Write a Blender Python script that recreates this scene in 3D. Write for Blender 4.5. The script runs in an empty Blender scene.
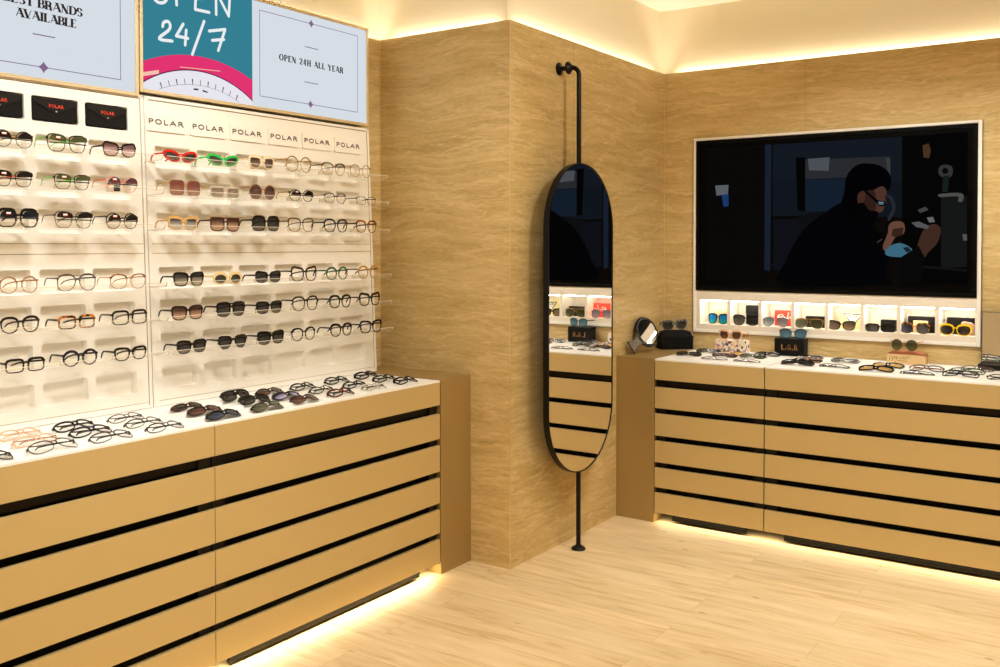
import bpy, bmesh, math, random
from mathutils import Vector, Matrix, Euler
random.seed(7)
PI = math.pi
SC = bpy.context.scene
COL = SC.collection

# ------------------------------------------------------------------ tagging
def tag(o, label=None, cat=None, group=None, kind=None):
    if label: o['label'] = label
    if cat: o['category'] = cat
    if group: o['group'] = group
    if kind: o['kind'] = kind
    return o

def thing(name, label, cat, loc=(0, 0, 0), rot=(0, 0, 0), group=None):
    o = bpy.data.objects.new(name, None)
    COL.objects.link(o)
    o.location = loc
    o.rotation_euler = rot
    o.empty_display_size = .05
    return tag(o, label, cat, group)

# ------------------------------------------------------------------ mesh builder
class MB:
    def __init__(s):
        s.v = []; s.f = []; s.m = []; s.M = None
    def add(s, vs, fs, mi=0):
        b = len(s.v)
        for p in vs:
            p = Vector(p)
            if s.M is not None: p = s.M @ p
            s.v.append(tuple(p))
        for f in fs:
            s.f.append(tuple(i + b for i in f)); s.m.append(mi)
        return s
    def box(s, x0, x1, y0, y1, z0, z1, mi=0):
        return s.add([(x0,y0,z0),(x1,y0,z0),(x1,y1,z0),(x0,y1,z0),(x0,y0,z1),(x1,y0,z1),(x1,y1,z1),(x0,y1,z1)],
                     [(0,3,2,1),(4,5,6,7),(0,1,5,4),(1,2,6,5),(2,3,7,6),(3,0,4,7)], mi)
    def rbox(s, x0, x1, y0, y1, z0, z1, r=.004, axis='z', seg=4, mi=0):
        """box with the four edges along axis rounded"""
        if axis == 'z': a0,a1,b0,b1,c0,c1 = x0,x1,y0,y1,z0,z1; mp = lambda a,b,c:(a,b,c)
        elif axis == 'y': a0,a1,b0,b1,c0,c1 = x0,x1,z0,z1,y0,y1; mp = lambda a,b,c:(a,c,b)
        else: a0,a1,b0,b1,c0,c1 = y0,y1,z0,z1,x0,x1; mp = lambda a,b,c:(c,a,b)
        out = []
        for cx, cy, t0 in ((a1-r,b1-r,0),(a0+r,b1-r,PI/2),(a0+r,b0+r,PI),(a1-r,b0+r,1.5*PI)):
            for i in range(seg+1):
                t = t0 + i/seg*PI/2
                out.append((cx+r*math.cos(t), cy+r*math.sin(t)))
        n = len(out)
        vs = [mp(a,b,c0) for a,b in out] + [mp(a,b,c1) for a,b in out]
        fs = [tuple(range(n)), tuple(range(n,2*n))] + [(i,(i+1)%n,n+(i+1)%n,n+i) for i in range(n)]
        return s.add(vs, fs, mi)
    def tube(s, path, r, seg=10, mi=0, cap=True):
        rr = r if isinstance(r, (list, tuple)) else [r]*len(path)
        P = [Vector(p) for p in path]; n = len(P)
        vs = []; up = None
        for i in range(n):
            t = (P[min(i+1,n-1)] - P[max(i-1,0)]).normalized()
            if up is None:
                up = Vector((0,0,1)) if abs(t.z) < .9 else Vector((1,0,0))
            a = t.cross(up).normalized(); b = a.cross(t).normalized(); up = b
            for k in range(seg):
                th = 2*PI*k/seg
                vs.append(P[i] + (a*math.cos(th) + b*math.sin(th))*rr[i])
        fs = []
        for i in range(n-1):
            for k in range(seg):
                fs.append((i*seg+k, i*seg+(k+1)%seg, (i+1)*seg+(k+1)%seg, (i+1)*seg+k))
        if cap: fs += [tuple(range(seg)), tuple(range((n-1)*seg, n*seg))]
        return s.add(vs, fs, mi)
    def sweep(s, path, ws, hs, side=None, mi=0):
        """rectangular bar: ws across, hs along the z-like direction"""
        P = [Vector(p) for p in path]; n = len(P)
        if not isinstance(ws, (list, tuple)): ws = [ws]*n
        if not isinstance(hs, (list, tuple)): hs = [hs]*n
        vs = []
        for i in range(n):
            t = (P[min(i+1,n-1)] - P[max(i-1,0)]).normalized()
            a = t.cross(Vector((0,0,1)))
            a = a.normalized() if a.length > 1e-4 else Vector((1,0,0))
            if side is not None: a = Vector(side)
            b = a.cross(t).normalized()
            for p, q in ((-1,-1),(1,-1),(1,1),(-1,1)):
                vs.append(P[i] + a*p*ws[i]/2 + b*q*hs[i]/2)
        fs = [(0,1,2,3), tuple(4*(n-1)+k for k in (3,2,1,0))]
        for i in range(n-1):
            for k in range(4):
                fs.append((4*i+k, 4*i+(k+1)%4, 4*i+4+(k+1)%4, 4*i+4+k))
        return s.add(vs, fs, mi)
    def lathe(s, prof, seg=24, c=(0,0,0), axis='z', mi=0):
        """prof: (radius, height) list"""
        vs = []
        for r, h in prof:
            for k in range(seg):
                th = 2*PI*k/seg; a, b = r*math.cos(th), r*math.sin(th)
                p = {'z':(a,b,h),'x':(h,a,b),'y':(a,h,b)}[axis]
                vs.append((p[0]+c[0],p[1]+c[1],p[2]+c[2]))
        fs = []
        for i in range(len(prof)-1):
            for k in range(seg):
                fs.append((i*seg+k,i*seg+(k+1)%seg,(i+1)*seg+(k+1)%seg,(i+1)*seg+k))
        fs += [tuple(range(seg)), tuple(range((len(prof)-1)*seg, len(prof)*seg))]
        return s.add(vs, fs, mi)
    def prism(s, pts, y0, y1, mi=0, mp=None):
        """outline (x,z) extruded from y0 to y1"""
        mp = mp or (lambda x, z, y: (x, y, z)); n = len(pts)
        vs = [mp(x,z,y0) for x,z in pts] + [mp(x,z,y1) for x,z in pts]
        return s.add(vs, [tuple(range(n)), tuple(range(n,2*n))] + [(i,(i+1)%n,n+(i+1)%n,n+i) for i in range(n)], mi)
    def ring(s, inner, outer, y0, y1, mi=0, mp=None, yf=None):
        mp = mp or (lambda x, z, y: (x, y, z)); n = len(inner)
        yf = yf or (lambda x: 0)
        vs = []
        for pts in (inner, outer):
            for y in (y0, y1):
                vs += [mp(x, z, y + yf(x)) for x, z in pts]
        fs = []
        for i in range(n):
            j = (i+1)%n
            fs += [(i,j,2*n+j,2*n+i),(n+i,n+j,3*n+j,3*n+i),(i,j,n+j,n+i),(2*n+i,2*n+j,3*n+j,3*n+i)]
        return s.add(vs, fs, mi)
    def build(s, name, mats, parent=None, smooth=False, bevel=0, loc=None):
        me = bpy.data.meshes.new(name)
        me.from_pydata(s.v, [], s.f)
        if not isinstance(mats, (list, tuple)): mats = [mats]
        for m in mats: me.materials.append(m)
        me.polygons.foreach_set('material_index', s.m)
        bm = bmesh.new(); bm.from_mesh(me)
        bmesh.ops.recalc_face_normals(bm, faces=bm.faces)
        bm.to_mesh(me); bm.free()
        if smooth:
            me.polygons.foreach_set('use_smooth', [True]*len(me.polygons))
            try: me.set_sharp_from_angle(angle=math.radians(38))
            except Exception: pass
        me.update()
        o = bpy.data.objects.new(name, me)
        COL.objects.link(o)
        if parent: o.parent = parent
        if loc: o.location = loc
        if bevel:
            b = o.modifiers.new('bevel', 'BEVEL'); b.width = bevel; b.segments = 2; b.limit_method = 'ANGLE'
        return o

def holes_plate(mb, u0, u1, v0, v1, holes, depth, mp, mi=0, mi_in=None, slope=0., seg=3):
    """flat plate in (u,v), rounded recesses going down 'depth'; holes = (ua,ub,va,vb,r)"""
    mi_in = mi if mi_in is None else mi_in
    us = sorted({u0,u1}|{h[0] for h in holes}|{h[1] for h in holes})
    vs_ = sorted({v0,v1}|{h[2] for h in holes}|{h[3] for h in holes})
    for i in range(len(us)-1):
        for j in range(len(vs_)-1):
            a, b, c, d = us[i], us[i+1], vs_[j], vs_[j+1]
            mu, mv = (a+b)/2, (c+d)/2
            if any(h[0] < mu < h[1] and h[2] < mv < h[3] for h in holes): continue
            mb.add([mp(a,c,0),mp(b,c,0),mp(b,d,0),mp(a,d,0)], [(0,1,2,3)], mi)
    for (a, b, c, d, r) in holes:
        cor = [(b,d),(a,d),(a,c),(b,c)]
        cen = [(b-r,d-r,0),(a+r,d-r,PI/2),(a+r,c+r,PI),(b-r,c+r,1.5*PI)]
        arcs = []
        for cx, cy, t0 in cen:
            arcs.append([(cx+r*math.cos(t0+k/seg*PI/2), cy+r*math.sin(t0+k/seg*PI/2)) for k in range(seg+1)])
        for q in range(4):
            arc = arcs[q]; vsx = [mp(*cor[q],0)] + [mp(*p,0) for p in arc]
            mb.add(vsx, [(0,k+1,k+2) for k in range(seg)], mi)
            nx = arcs[(q+1)%4]; 
            mb.add([mp(*arc[-1],0), mp(*nx[0],0), mp(*cor[(q+1)%4],0), mp(*cor[q],0)], [(0,1,2,3)], mi)
        loop = [p for arc in arcs for p in arc]; n = len(loop)
        dd = lambda p: depth*(1 - slope*(p[1]-c)/(d-c)) if slope > 0 else depth*(1 + slope*(d-p[1])/(d-c))
        ins = [(p[0]*.94+(a+b)/2*.06, p[1]*.94+(c+d)/2*.06) for p in loop]
        vv = [mp(*p,0) for p in loop] + [mp(*q,dd(q)) for q in ins]
        mb.add(vv, [(k,(k+1)%n,n+(k+1)%n,n+k) for k in range(n)] + [tuple(range(n,2*n))], mi_in)

# ------------------------------------------------------------------ materials
def s2l(c): 
    c = c/255
    return c/12.92 if c <= .04045 else ((c+.055)/1.055)**2.4
def rgb(r, g, b): return (s2l(r), s2l(g), s2l(b), 1)
MATS = {}
def mat(name, col, rough=.5, metal=0., spec=.5, alpha=1., emis=None, estr=0., coat=0.):
    if name in MATS: return MATS[name]
    m = bpy.data.materials.new(name); m.use_nodes = True
    p = m.node_tree.nodes['Principled BSDF']
    p.inputs['Base Color'].default_value = col
    p.inputs['Roughness'].default_value = rough
    p.inputs['Metallic'].default_value = metal
    p.inputs['Specular IOR Level'].default_value = spec
    p.inputs['Alpha'].default_value = alpha
    p.inputs['Coat Weight'].default_value = coat
    if emis: p.inputs['Emission Color'].default_value = emis; p.inputs['Emission Strength'].default_value = estr
    MATS[name] = m
    return m
def noise_bump(m, scale, strength, dist=.001, stretch=(1,1,1)):
    nt = m.node_tree; N = nt.nodes; L = nt.links; p = N['Principled BSDF']
    g = N.new('ShaderNodeNewGeometry'); mp = N.new('ShaderNodeMapping'); mp.inputs['Scale'].default_value = stretch
    n = N.new('ShaderNodeTexNoise'); n.inputs['Scale'].default_value = scale; n.inputs['Detail'].default_value = 3
    b = N.new('ShaderNodeBump'); b.inputs['Strength'].default_value = strength; b.inputs['Distance'].default_value = dist
    L.new(g.outputs['Position'], mp.inputs['Vector']); L.new(mp.outputs['Vector'], n.inputs['Vector'])
    L.new(n.outputs['Fac'], b.inputs['Height']); L.new(b.outputs['Normal'], p.inputs['Normal'])
    return n
def emit(name, col, strength=1.):
    if name in MATS: return MATS[name]
    m = bpy.data.materials.new(name); m.use_nodes = True
    nt = m.node_tree; nt.nodes.clear()
    e = nt.nodes.new('ShaderNodeEmission'); o = nt.nodes.new('ShaderNodeOutputMaterial')
    e.inputs['Color'].default_value = col; e.inputs['Strength'].default_value = strength
    nt.links.new(e.outputs[0], o.inputs['Surface'])
    MATS[name] = m
    return m
def clear_mat(name, tint=(1,1,1,1), gloss=.07, haze=0., hazecol=(1,1,1,1), rough=.02):
    m = bpy.data.materials.new(name); m.use_nodes = True
    nt = m.node_tree; N = nt.nodes; L = nt.links; N.clear()
    o = N.new('ShaderNodeOutputMaterial'); t = N.new('ShaderNodeBsdfTransparent'); t.inputs['Color'].default_value = tint
    g = N.new('ShaderNodeBsdfGlossy'); g.inputs['Roughness'].default_value = rough
    x = N.new('ShaderNodeMixShader'); x.inputs['Fac'].default_value = gloss
    L.new(t.outputs[0], x.inputs[1]); L.new(g.outputs[0], x.inputs[2])
    last = x
    if haze:
        d = N.new('ShaderNodeBsdfDiffuse'); d.inputs['Color'].default_value = hazecol
        y = N.new('ShaderNodeMixShader'); y.inputs['Fac'].default_value = haze
        L.new(x.outputs[0], y.inputs[1]); L.new(d.outputs[0], y.inputs[2]); last = y
    L.new(last.outputs[0], o.inputs['Surface'])
    MATS[name] = m
    return m
def lens_mat(name, top, bot, a_top=.93, a_bot=.8, rough=.06, metal=0., z0=.008, z1=.04):
    """tinted sunglass lens, the tint may fade towards the lower rim"""
    m = mat(name, top, rough, metal, .12)
    nt = m.node_tree; N = nt.nodes; L = nt.links; p = N['Principled BSDF']
    tc = N.new('ShaderNodeTexCoord'); sx = N.new('ShaderNodeSeparateXYZ'); mr = N.new('ShaderNodeMapRange')
    mr.inputs['From Min'].default_value = z0; mr.inputs['From Max'].default_value = z1
    mx = N.new('ShaderNodeMix'); mx.data_type = 'RGBA'
    mx.inputs['A'].default_value = bot; mx.inputs['B'].default_value = top
    ma = N.new('ShaderNodeMapRange'); ma.inputs['To Min'].default_value = a_bot; ma.inputs['To Max'].default_value = a_top
    L.new(tc.outputs['Object'], sx.inputs[0]); L.new(sx.outputs['Z'], mr.inputs['Value'])
    L.new(mr.outputs['Result'], mx.inputs['Factor']); L.new(mx.outputs['Result'], p.inputs['Base Color'])
    L.new(mr.outputs['Result'], ma.inputs['Value']); L.new(ma.outputs['Result'], p.inputs['Alpha'])
    return m
def tortoise(name, c1, c2, scale=90, rough=.2):
    m = mat(name, c1, rough, 0, .5)
    nt = m.node_tree; N = nt.nodes; L = nt.links; p = N['Principled BSDF']
    g = N.new('ShaderNodeNewGeometry'); n = N.new('ShaderNodeTexNoise'); n.inputs['Scale'].default_value = scale
    n.inputs['Detail'].default_value = 2
    r = N.new('ShaderNodeValToRGB'); r.color_ramp.elements[0].position = .44; r.color_ramp.elements[1].position = .56
    r.color_ramp.elements[0].color = c1; r.color_ramp.elements[1].color = c2
    L.new(g.outputs['Position'], n.inputs['Vector']); L.new(n.outputs['Fac'], r.inputs['Fac']); L.new(r.outputs['Color'], p.inputs['Base Color'])
    return m

# travertine wall cladding: wavy horizontal bands
def travertine():
    m = mat('travertine', (1,1,1,1), .55, 0, .35)
    nt = m.node_tree; N = nt.nodes; L = nt.links; p = N['Principled BSDF']
    g = N.new('ShaderNodeNewGeometry'); sx = N.new('ShaderNodeSeparateXYZ'); L.new(g.outputs['Position'], sx.inputs[0])
    ad = N.new('ShaderNodeMath'); ad.operation = 'ADD'; L.new(sx.outputs['X'], ad.inputs[0]); L.new(sx.outputs['Y'], ad.inputs[1])
    cb = N.new('ShaderNodeCombineXYZ'); L.new(ad.outputs[0], cb.inputs['X']); L.new(sx.outputs['Z'], cb.inputs['Z'])
    # warp
    w = N.new('ShaderNodeTexNoise'); w.inputs['Scale'].default_value = 2.2; w.inputs['Detail'].default_value = 3
    L.new(cb.outputs[0], w.inputs['Vector'])
    sub = N.new('ShaderNodeVectorMath'); sub.operation = 'MULTIPLY_ADD'
    sub.inputs[1].default_value = (0, 0, .10); L.new(w.outputs['Color'], sub.inputs[0]); L.new(cb.outputs[0], sub.inputs[2])
    def band(sc, st, det):
        mp = N.new('ShaderNodeMapping'); mp.inputs['Scale'].default_value = st
        n = N.new('ShaderNodeTexNoise'); n.inputs['Scale'].default_value = sc; n.inputs['Detail'].default_value = det
        n.inputs['Roughness'].default_value = .6
        L.new(sub.outputs[0], mp.inputs['Vector']); L.new(mp.outputs[0], n.inputs['Vector']); return n
    n1 = band(1., (1.5, 1, 15), 5); n2 = band(1., (5, 1, 48), 3)
    m1 = N.new('ShaderNodeMix'); m1.inputs['Factor'].default_value = .38
    L.new(n1.outputs['Fac'], m1.inputs['A']); L.new(n2.outputs['Fac'], m1.inputs['B'])
    n3 = band(1., (26, 1, 110), 5)
    m2 = N.new('ShaderNodeMix'); m2.inputs['Factor'].default_value = .30
    L.new(m1.outputs[0], m2.inputs['A']); L.new(n3.outputs['Fac'], m2.inputs['B'])
    r = N.new('ShaderNodeValToRGB'); e = r.color_ramp.elements
    e[0].position = .34; e[0].color = TRAV[0]; e[1].position = .66; e[1].color = TRAV[2]
    k = e.new(.49); k.color = TRAV[1]
    L.new(m2.outputs[0], r.inputs['Fac'])
    # thin pale veins along a ridge of the noise
    n4 = band(1., (1.1, 1, 9), 4)
    ab = N.new('ShaderNodeMath'); ab.operation = 'SUBTRACT'; ab.inputs[1].default_value = .5; L.new(n4.outputs['Fac'], ab.inputs[0])
    ac = N.new('ShaderNodeMath'); ac.operation = 'ABSOLUTE'; L.new(ab.outputs[0], ac.inputs[0])
    vr = N.new('ShaderNodeMapRange'); vr.inputs['From Min'].default_value = 0; vr.inputs['From Max'].default_value = .022
    vr.inputs['To Min'].default_value = .55; vr.inputs['To Max'].default_value = 0
    L.new(ac.outputs[0], vr.inputs['Value'])
    vm = N.new('ShaderNodeMix'); vm.data_type = 'RGBA'; vm.inputs['B'].default_value = rgb(226,202,152)
    L.new(vr.outputs['Result'], vm.inputs['Factor']); L.new(r.outputs['Color'], vm.inputs['A']); L.new(vm.outputs['Result'], p.inputs['Base Color'])
    b = N.new('ShaderNodeBump'); b.inputs['Strength'].default_value = .25; b.inputs['Distance'].default_value = .002
    L.new(n3.outputs['Fac'], b.inputs['Height']); L.new(b.outputs['Normal'], p.inputs['Normal'])
    return m
TRAV = [rgb(170,141,90), rgb(200,172,116), rgb(220,196,144)]

def oak():
    m = mat('oak_planks', (1,1,1,1), .42, 0, .4)
    nt = m.node_tree; N = nt.nodes; L = nt.links; p = N['Principled BSDF']
    g = N.new('ShaderNodeNewGeometry')
    br = N.new('ShaderNodeTexBrick'); br.offset = .37; br.inputs['Scale'].default_value = 1
    br.inputs['Brick Width'].default_value = 1.5; br.inputs['Row Height'].default_value = .19
    br.inputs['Mortar Size'].default_value = .0012; br.inputs['Mortar Smooth'].default_value = .3
    br.inputs['Color1'].default_value = (0,0,0,1); br.inputs['Color2'].default_value = (1,1,1,1)
    br.inputs['Mortar'].default_value = (.5,.5,.5,1); br.inputs['Bias'].default_value = 0
    L.new(g.outputs['Position'], br.inputs['Vector'])
    # grain, shifted per plank
    sc = N.new('ShaderNodeVectorMath'); sc.operation = 'SCALE'; sc.inputs['Scale'].default_value = 7.3
    L.new(br.outputs['Color'], sc.inputs[0])
    av = N.new('ShaderNodeVectorMath'); av.operation = 'ADD'; L.new(sc.outputs[0], av.inputs[0]); L.new(g.outputs['Position'], av.inputs[1])
    mp = N.new('ShaderNodeMapping'); mp.inputs['Scale'].default_value = (2.6, 22, 1)
    L.new(av.outputs[0], mp.inputs['Vector'])
    n = N.new('ShaderNodeTexNoise'); n.inputs['Scale'].default_value = 1.; n.inputs['Detail'].default_value = 7; n.inputs['Roughness'].default_value = .62
    n.inputs['Distortion'].default_value = .6
    L.new(mp.outputs[0], n.inputs['Vector'])
    r = N.new('ShaderNodeValToRGB'); e = r.color_ramp.elements
    e[0].position = .30; e[0].color = rgb(200,168,120); e[1].position = .66; e[1].color = rgb(231,207,168)
    k = e.new(.46); k.color = rgb(221,194,150)
    L.new(n.outputs['Fac'], r.inputs['Fac'])
    # plank to plank tone
    hv = N.new('ShaderNodeHueSaturation')
    mr = N.new('ShaderNodeMapRange'); mr.inputs['To Min'].default_value = .95; mr.inputs['To Max'].default_value = 1.03
    bw = N.new('ShaderNodeRGBToBW'); L.new(br.outputs['Color'], bw.inputs[0]); L.new(bw.outputs[0], mr.inputs['Value'])
    L.new(mr.outputs['Result'], hv.inputs['Value']); L.new(r.outputs['Color'], hv.inputs['Color'])
    # knots
    vo = N.new('ShaderNodeTexVoronoi'); vo.inputs['Scale'].default_value = 1.
    mk = N.new('ShaderNodeMapping'); mk.inputs['Scale'].default_value = (3.4, 8.5, 1); L.new(av.outputs[0], mk.inputs['Vector']); L.new(mk.outputs[0], vo.inputs['Vector'])
    kr = N.new('ShaderNodeMapRange'); kr.inputs['From Min'].default_value = .02; kr.inputs['From Max'].default_value = .085
    kr.inputs['To Min'].default_value = .8; kr.inputs['To Max'].default_value = 0.
    L.new(vo.outputs['Distance'], kr.inputs['Value'])
    mx = N.new('ShaderNodeMix'); mx.data_type = 'RGBA'; mx.inputs['B'].default_value = rgb(142,104,66)
    L.new(kr.outputs['Result'], mx.inputs['Factor']); L.new(hv.outputs['Color'], mx.inputs['A'])
    # joints
    mj = N.new('ShaderNodeMix'); mj.data_type = 'RGBA'; mj.inputs['B'].default_value = rgb(196,162,118)
    L.new(br.outputs['Fac'], mj.inputs['Factor']); L.new(mx.outputs['Result'], mj.inputs['A'])
    L.new(mj.outputs['Result'], p.inputs['Base Color'])
    return m

M_trav = travertine()
M_oak = oak()
M_plaster = mat('cream_plaster', rgb(238,226,200), .9, 0, .2)
M_ceil = mat('ceiling_paint', rgb(246,240,226), .9, 0, .2)
M_white = mat('white_lacquer', rgb(244,239,230), .45, 0, .4)
M_tray = mat('white_tray', rgb(246,243,238), .4, 0, .4)
M_champ = mat('champagne_metallic_paint', rgb(206,181,126), .42, .3, .4)
noise_bump(M_champ, 900, .05, .0004)
M_champ2 = mat('champagne_panel', rgb(168,140,88), .42, .35, .4)
M_black = mat('black_carcass', rgb(10,7,6), .7, 0, .2)
M_brownin = mat('dark_brown_interior', rgb(28,19,12), .6, 0, .2)
M_kick = mat('dark_bronze', rgb(70,56,36), .35, .5)
M_blackmetal = mat('matt_black_metal', rgb(20,18,17), .38, .6, .5)
M_mirror = mat('silvered_glass', (.93,.93,.92,1), .0, 1.)
M_trim = mat('brass_corner_trim', rgb(226,196,144), .3, .4)
M_signframe = mat('pale_gold_frame', rgb(232,214,176), .3, .5)
M_tvbez = mat('glossy_black_bezel', rgb(5,5,5), .3, 0, .12)
M_dark_line = mat('joint_brown', rgb(120,92,58), .7)  # plain brown for the thin seam and groove lines of the racks
M_acryl = clear_mat('clear_acrylic', (.985,.98,.97,1), .05, .035, rgb(255,250,240))
M_acryl_edge = clear_mat('acrylic_edge', (.95,.93,.88,1), .10, .55, rgb(252,244,228))
M_clear = clear_mat('clear_lens', (.98,.975,.96,1), .035, .02)
C_lenses = {
 'black': lens_mat('lens_dark', rgb(34,30,28), rgb(44,40,36), .96, .93),
 'blackgrad': lens_mat('lens_grey_gradient', rgb(30,28,26), rgb(150,140,112), .95, .75),
 'blue': lens_mat('lens_navy', rgb(28,32,44), rgb(60,66,84), .95, .9),
 'bluegrad': lens_mat('lens_navy_gradient', rgb(36,38,54), rgb(176,176,168), .93, .6),
 'brown': lens_mat('lens_brown', rgb(66,40,32), rgb(96,60,44), .94, .88),
 'browngrad': lens_mat('lens_brown_gradient', rgb(62,36,28), rgb(190,138,100), .94, .75),
 'pinkgrad': lens_mat('lens_pink_gradient', rgb(92,58,64), rgb(206,160,156), .92, .6),
 'redbrown': lens_mat('lens_red_brown', rgb(112,58,52), rgb(150,88,74), .93, .85),
 'green': lens_mat('lens_green', rgb(54,56,34), rgb(78,80,50), .94, .9),
 'olive': lens_mat('lens_olive', rgb(82,88,56), rgb(110,116,80), .9, .85),
 'mirror': lens_mat('lens_silver_mirror', rgb(150,140,126), rgb(196,188,170), .97, .9, .12, .7),
 'bluemirror': lens_mat('lens_blue_mirror', rgb(30,130,210), rgb(40,180,190), 1, 1, .12, .5),
 'greyblue': lens_mat('lens_grey_blue', rgb(84,108,118), rgb(120,146,154), .92, .85),
 'tealblue': lens_mat('lens_teal_blue', rgb(44,84,104), rgb(70,120,138), .94, .9),
 'amber': lens_mat('lens_amber', rgb(168,128,60), rgb(206,164,92), .9, .85),
 'purple': lens_mat('lens_purple_flash', rgb(44,38,58), rgb(196,184,222), .96, .93, .08, .3),
 'clear': M_clear,
}
C_frames = {
 'black': mat('frame_black', rgb(14,12,12), .22),
 'navy': mat('frame_navy', rgb(28,26,48), .25),
 'brown': mat('frame_brown', rgb(70,38,28), .25),
 'dkbrown': mat('frame_dark_brown', rgb(40,24,20), .25),
 'red': mat('frame_red', rgb(204,30,24), .25),
 'green': mat('frame_green', rgb(40,190,80), .25),
 'dkgreen': mat('frame_dark_green', rgb(44,84,58), .25),
 'lime': mat('frame_lime', rgb(110,214,60), .3),
 'cream': mat('frame_cream', rgb(242,222,184), .3),
 'ivory': mat('frame_ivory', rgb(232,204,148), .3),
 'sand': mat('frame_sand', rgb(206,162,96), .3),
 'coral': mat('frame_coral', rgb(226,92,70), .3),
 'pink': mat('frame_pink', rgb(226,150,140), .3),
 'peach': mat('frame_peach', rgb(232,186,150), .3),
 'yellow': mat('frame_yellow', rgb(232,196,30), .3),
 'amber': mat('frame_amber', rgb(186,132,44), .25),
 'gold': mat('frame_gold', rgb(196,160,96), .25, .8),
 'rose': mat('frame_rose_gold', rgb(208,160,130), .25, .8),
 'silver': mat('frame_gunmetal', rgb(110,104,104), .25, .8),
 'clearfr': mat('frame_translucent', rgb(214,204,190), .15, 0, .5, .7),
 'tort': tortoise('frame_tortoiseshell', rgb(52,26,14), rgb(176,104,36)),
 'amtort': tortoise('frame_amber_tortoise', rgb(36,20,14), rgb(196,116,34), 60),
 'redtort': tortoise('frame_red_tortoise', rgb(60,20,14), rgb(128,46,28)),
 'speck': tortoise('frame_black_white_speckle', rgb(20,18,18), rgb(140,136,130), 150),
}

# ------------------------------------------------------------------ measured layout
RACK_Y = {('R', 1): [(-1.418, 0.164), (-1.203, 0.174), (-0.992, 0.149), (-0.77, 0.163), (-0.544, 0.17), (-0.355, 0.153)], ('R', 2): [(-1.402, 0.155), (-1.2, 0.158), (-0.994, 0.155), (-0.762, 0.151), (-0.54, 0.15), (-0.32, 0.147)], ('R', 3): [(-1.417, 0.144), (-1.205, 0.158), (-0.979, 0.162), (-0.768, 0.163), (-0.54, 0.163), (-0.324, 0.155)], ('R', 4): [(-1.398, 0.151), (-1.2, 0.154), (-0.976, 0.15), (-0.759, 0.164), (-0.543, 0.15), (-0.32, 0.155)], ('R', 5): [(-1.41, 0.155), (-1.189, 0.154), (-0.976, 0.151), (-0.758, 0.164), (-0.528, 0.151), (-0.318, 0.155)], ('R', 6): [(-1.395, 0.146), (-1.186, 0.16), (-0.972, 0.156), (-0.776, 0.151), (-0.528, 0.151), (-0.314, 0.163)], ('L', 1): [(-2.106, 0.144), (-1.909, 0.154), (-1.695, 0.145)], ('L', 2): [(-2.112, 0.137), (-1.894, 0.132), (-1.692, 0.132)], ('L', 3): [(-2.098, 0.152), (-1.893, 0.148), (-1.696, 0.132)], ('L', 4): [(-2.102, 0.14), (-1.887, 0.156), (-1.676, 0.159)], ('L', 5): [(-2.102, 0.141), (-1.891, 0.148), (-1.674, 0.155)], ('L', 6): [(-2.088, 0.145), (-1.883, 0.14), (-1.676, 0.142)]}
SIGN = {'hand': [[(-1.187, 2.512), (-1.101, 2.537), (-1.139, 2.437)], [(-1.171, 2.475), (-1.108, 2.492)], [(-1.213, 2.548), (-1.275, 2.395)], [(-1.253, 2.69), (-1.259, 2.588), (-1.186, 2.592)], [(-1.255, 2.635), (-1.201, 2.651)], [(-1.253, 2.682), (-1.201, 2.693)], [(-1.149, 2.591), (-1.15, 2.696), (-1.081, 2.599), (-1.074, 2.704)], [(-1.421, 2.481), (-1.415, 2.499), (-1.394, 2.507), (-1.384, 2.492), (-1.394, 2.47), (-1.438, 2.428), (-1.375, 2.431)], [(-1.32, 2.513), (-1.355, 2.456), (-1.297, 2.458)], [(-1.305, 2.491), (-1.311, 2.427)], [(-1.455, 2.645), (-1.465, 2.595), (-1.441, 2.575), (-1.408, 2.586), (-1.393, 2.626), (-1.402, 2.665), (-1.441, 2.665), (-1.455, 2.645)], [(-1.352, 2.585), (-1.358, 2.675)], [(-1.355, 2.674), (-1.319, 2.68), (-1.304, 2.662), (-1.319, 2.638), (-1.356, 2.628)]], 'pinkline': [(-1.336, 2.331), (-1.129, 2.35)], 'pink_circle': (-1.2273, 1.7182, 0.6755), 'dial_circle': (-1.236, 1.8268, 0.5003), 'tick_circle': (-1.2346, 1.7594, 0.5106), 'dash': [[(-0.622, 2.557), (-0.536, 2.559)], [(-0.626, 2.388), (-0.539, 2.392)], [(-1.97, 2.35), (-1.886, 2.351)]], 'txt_brands': [(-1.95, 2.461), (-1.777, 2.468)], 'txt_best': [(-2.06, 2.465), (-1.969, 2.462)], 'txt_avail': [(-2.032, 2.414), (-1.802, 2.422)]}
POLAR_TXT = [(-1.495, -1.326), (-1.281, -1.118), (-1.069, -0.903), (-0.849, -0.681), (-0.636, -0.467), (-0.418, -0.251)]
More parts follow.
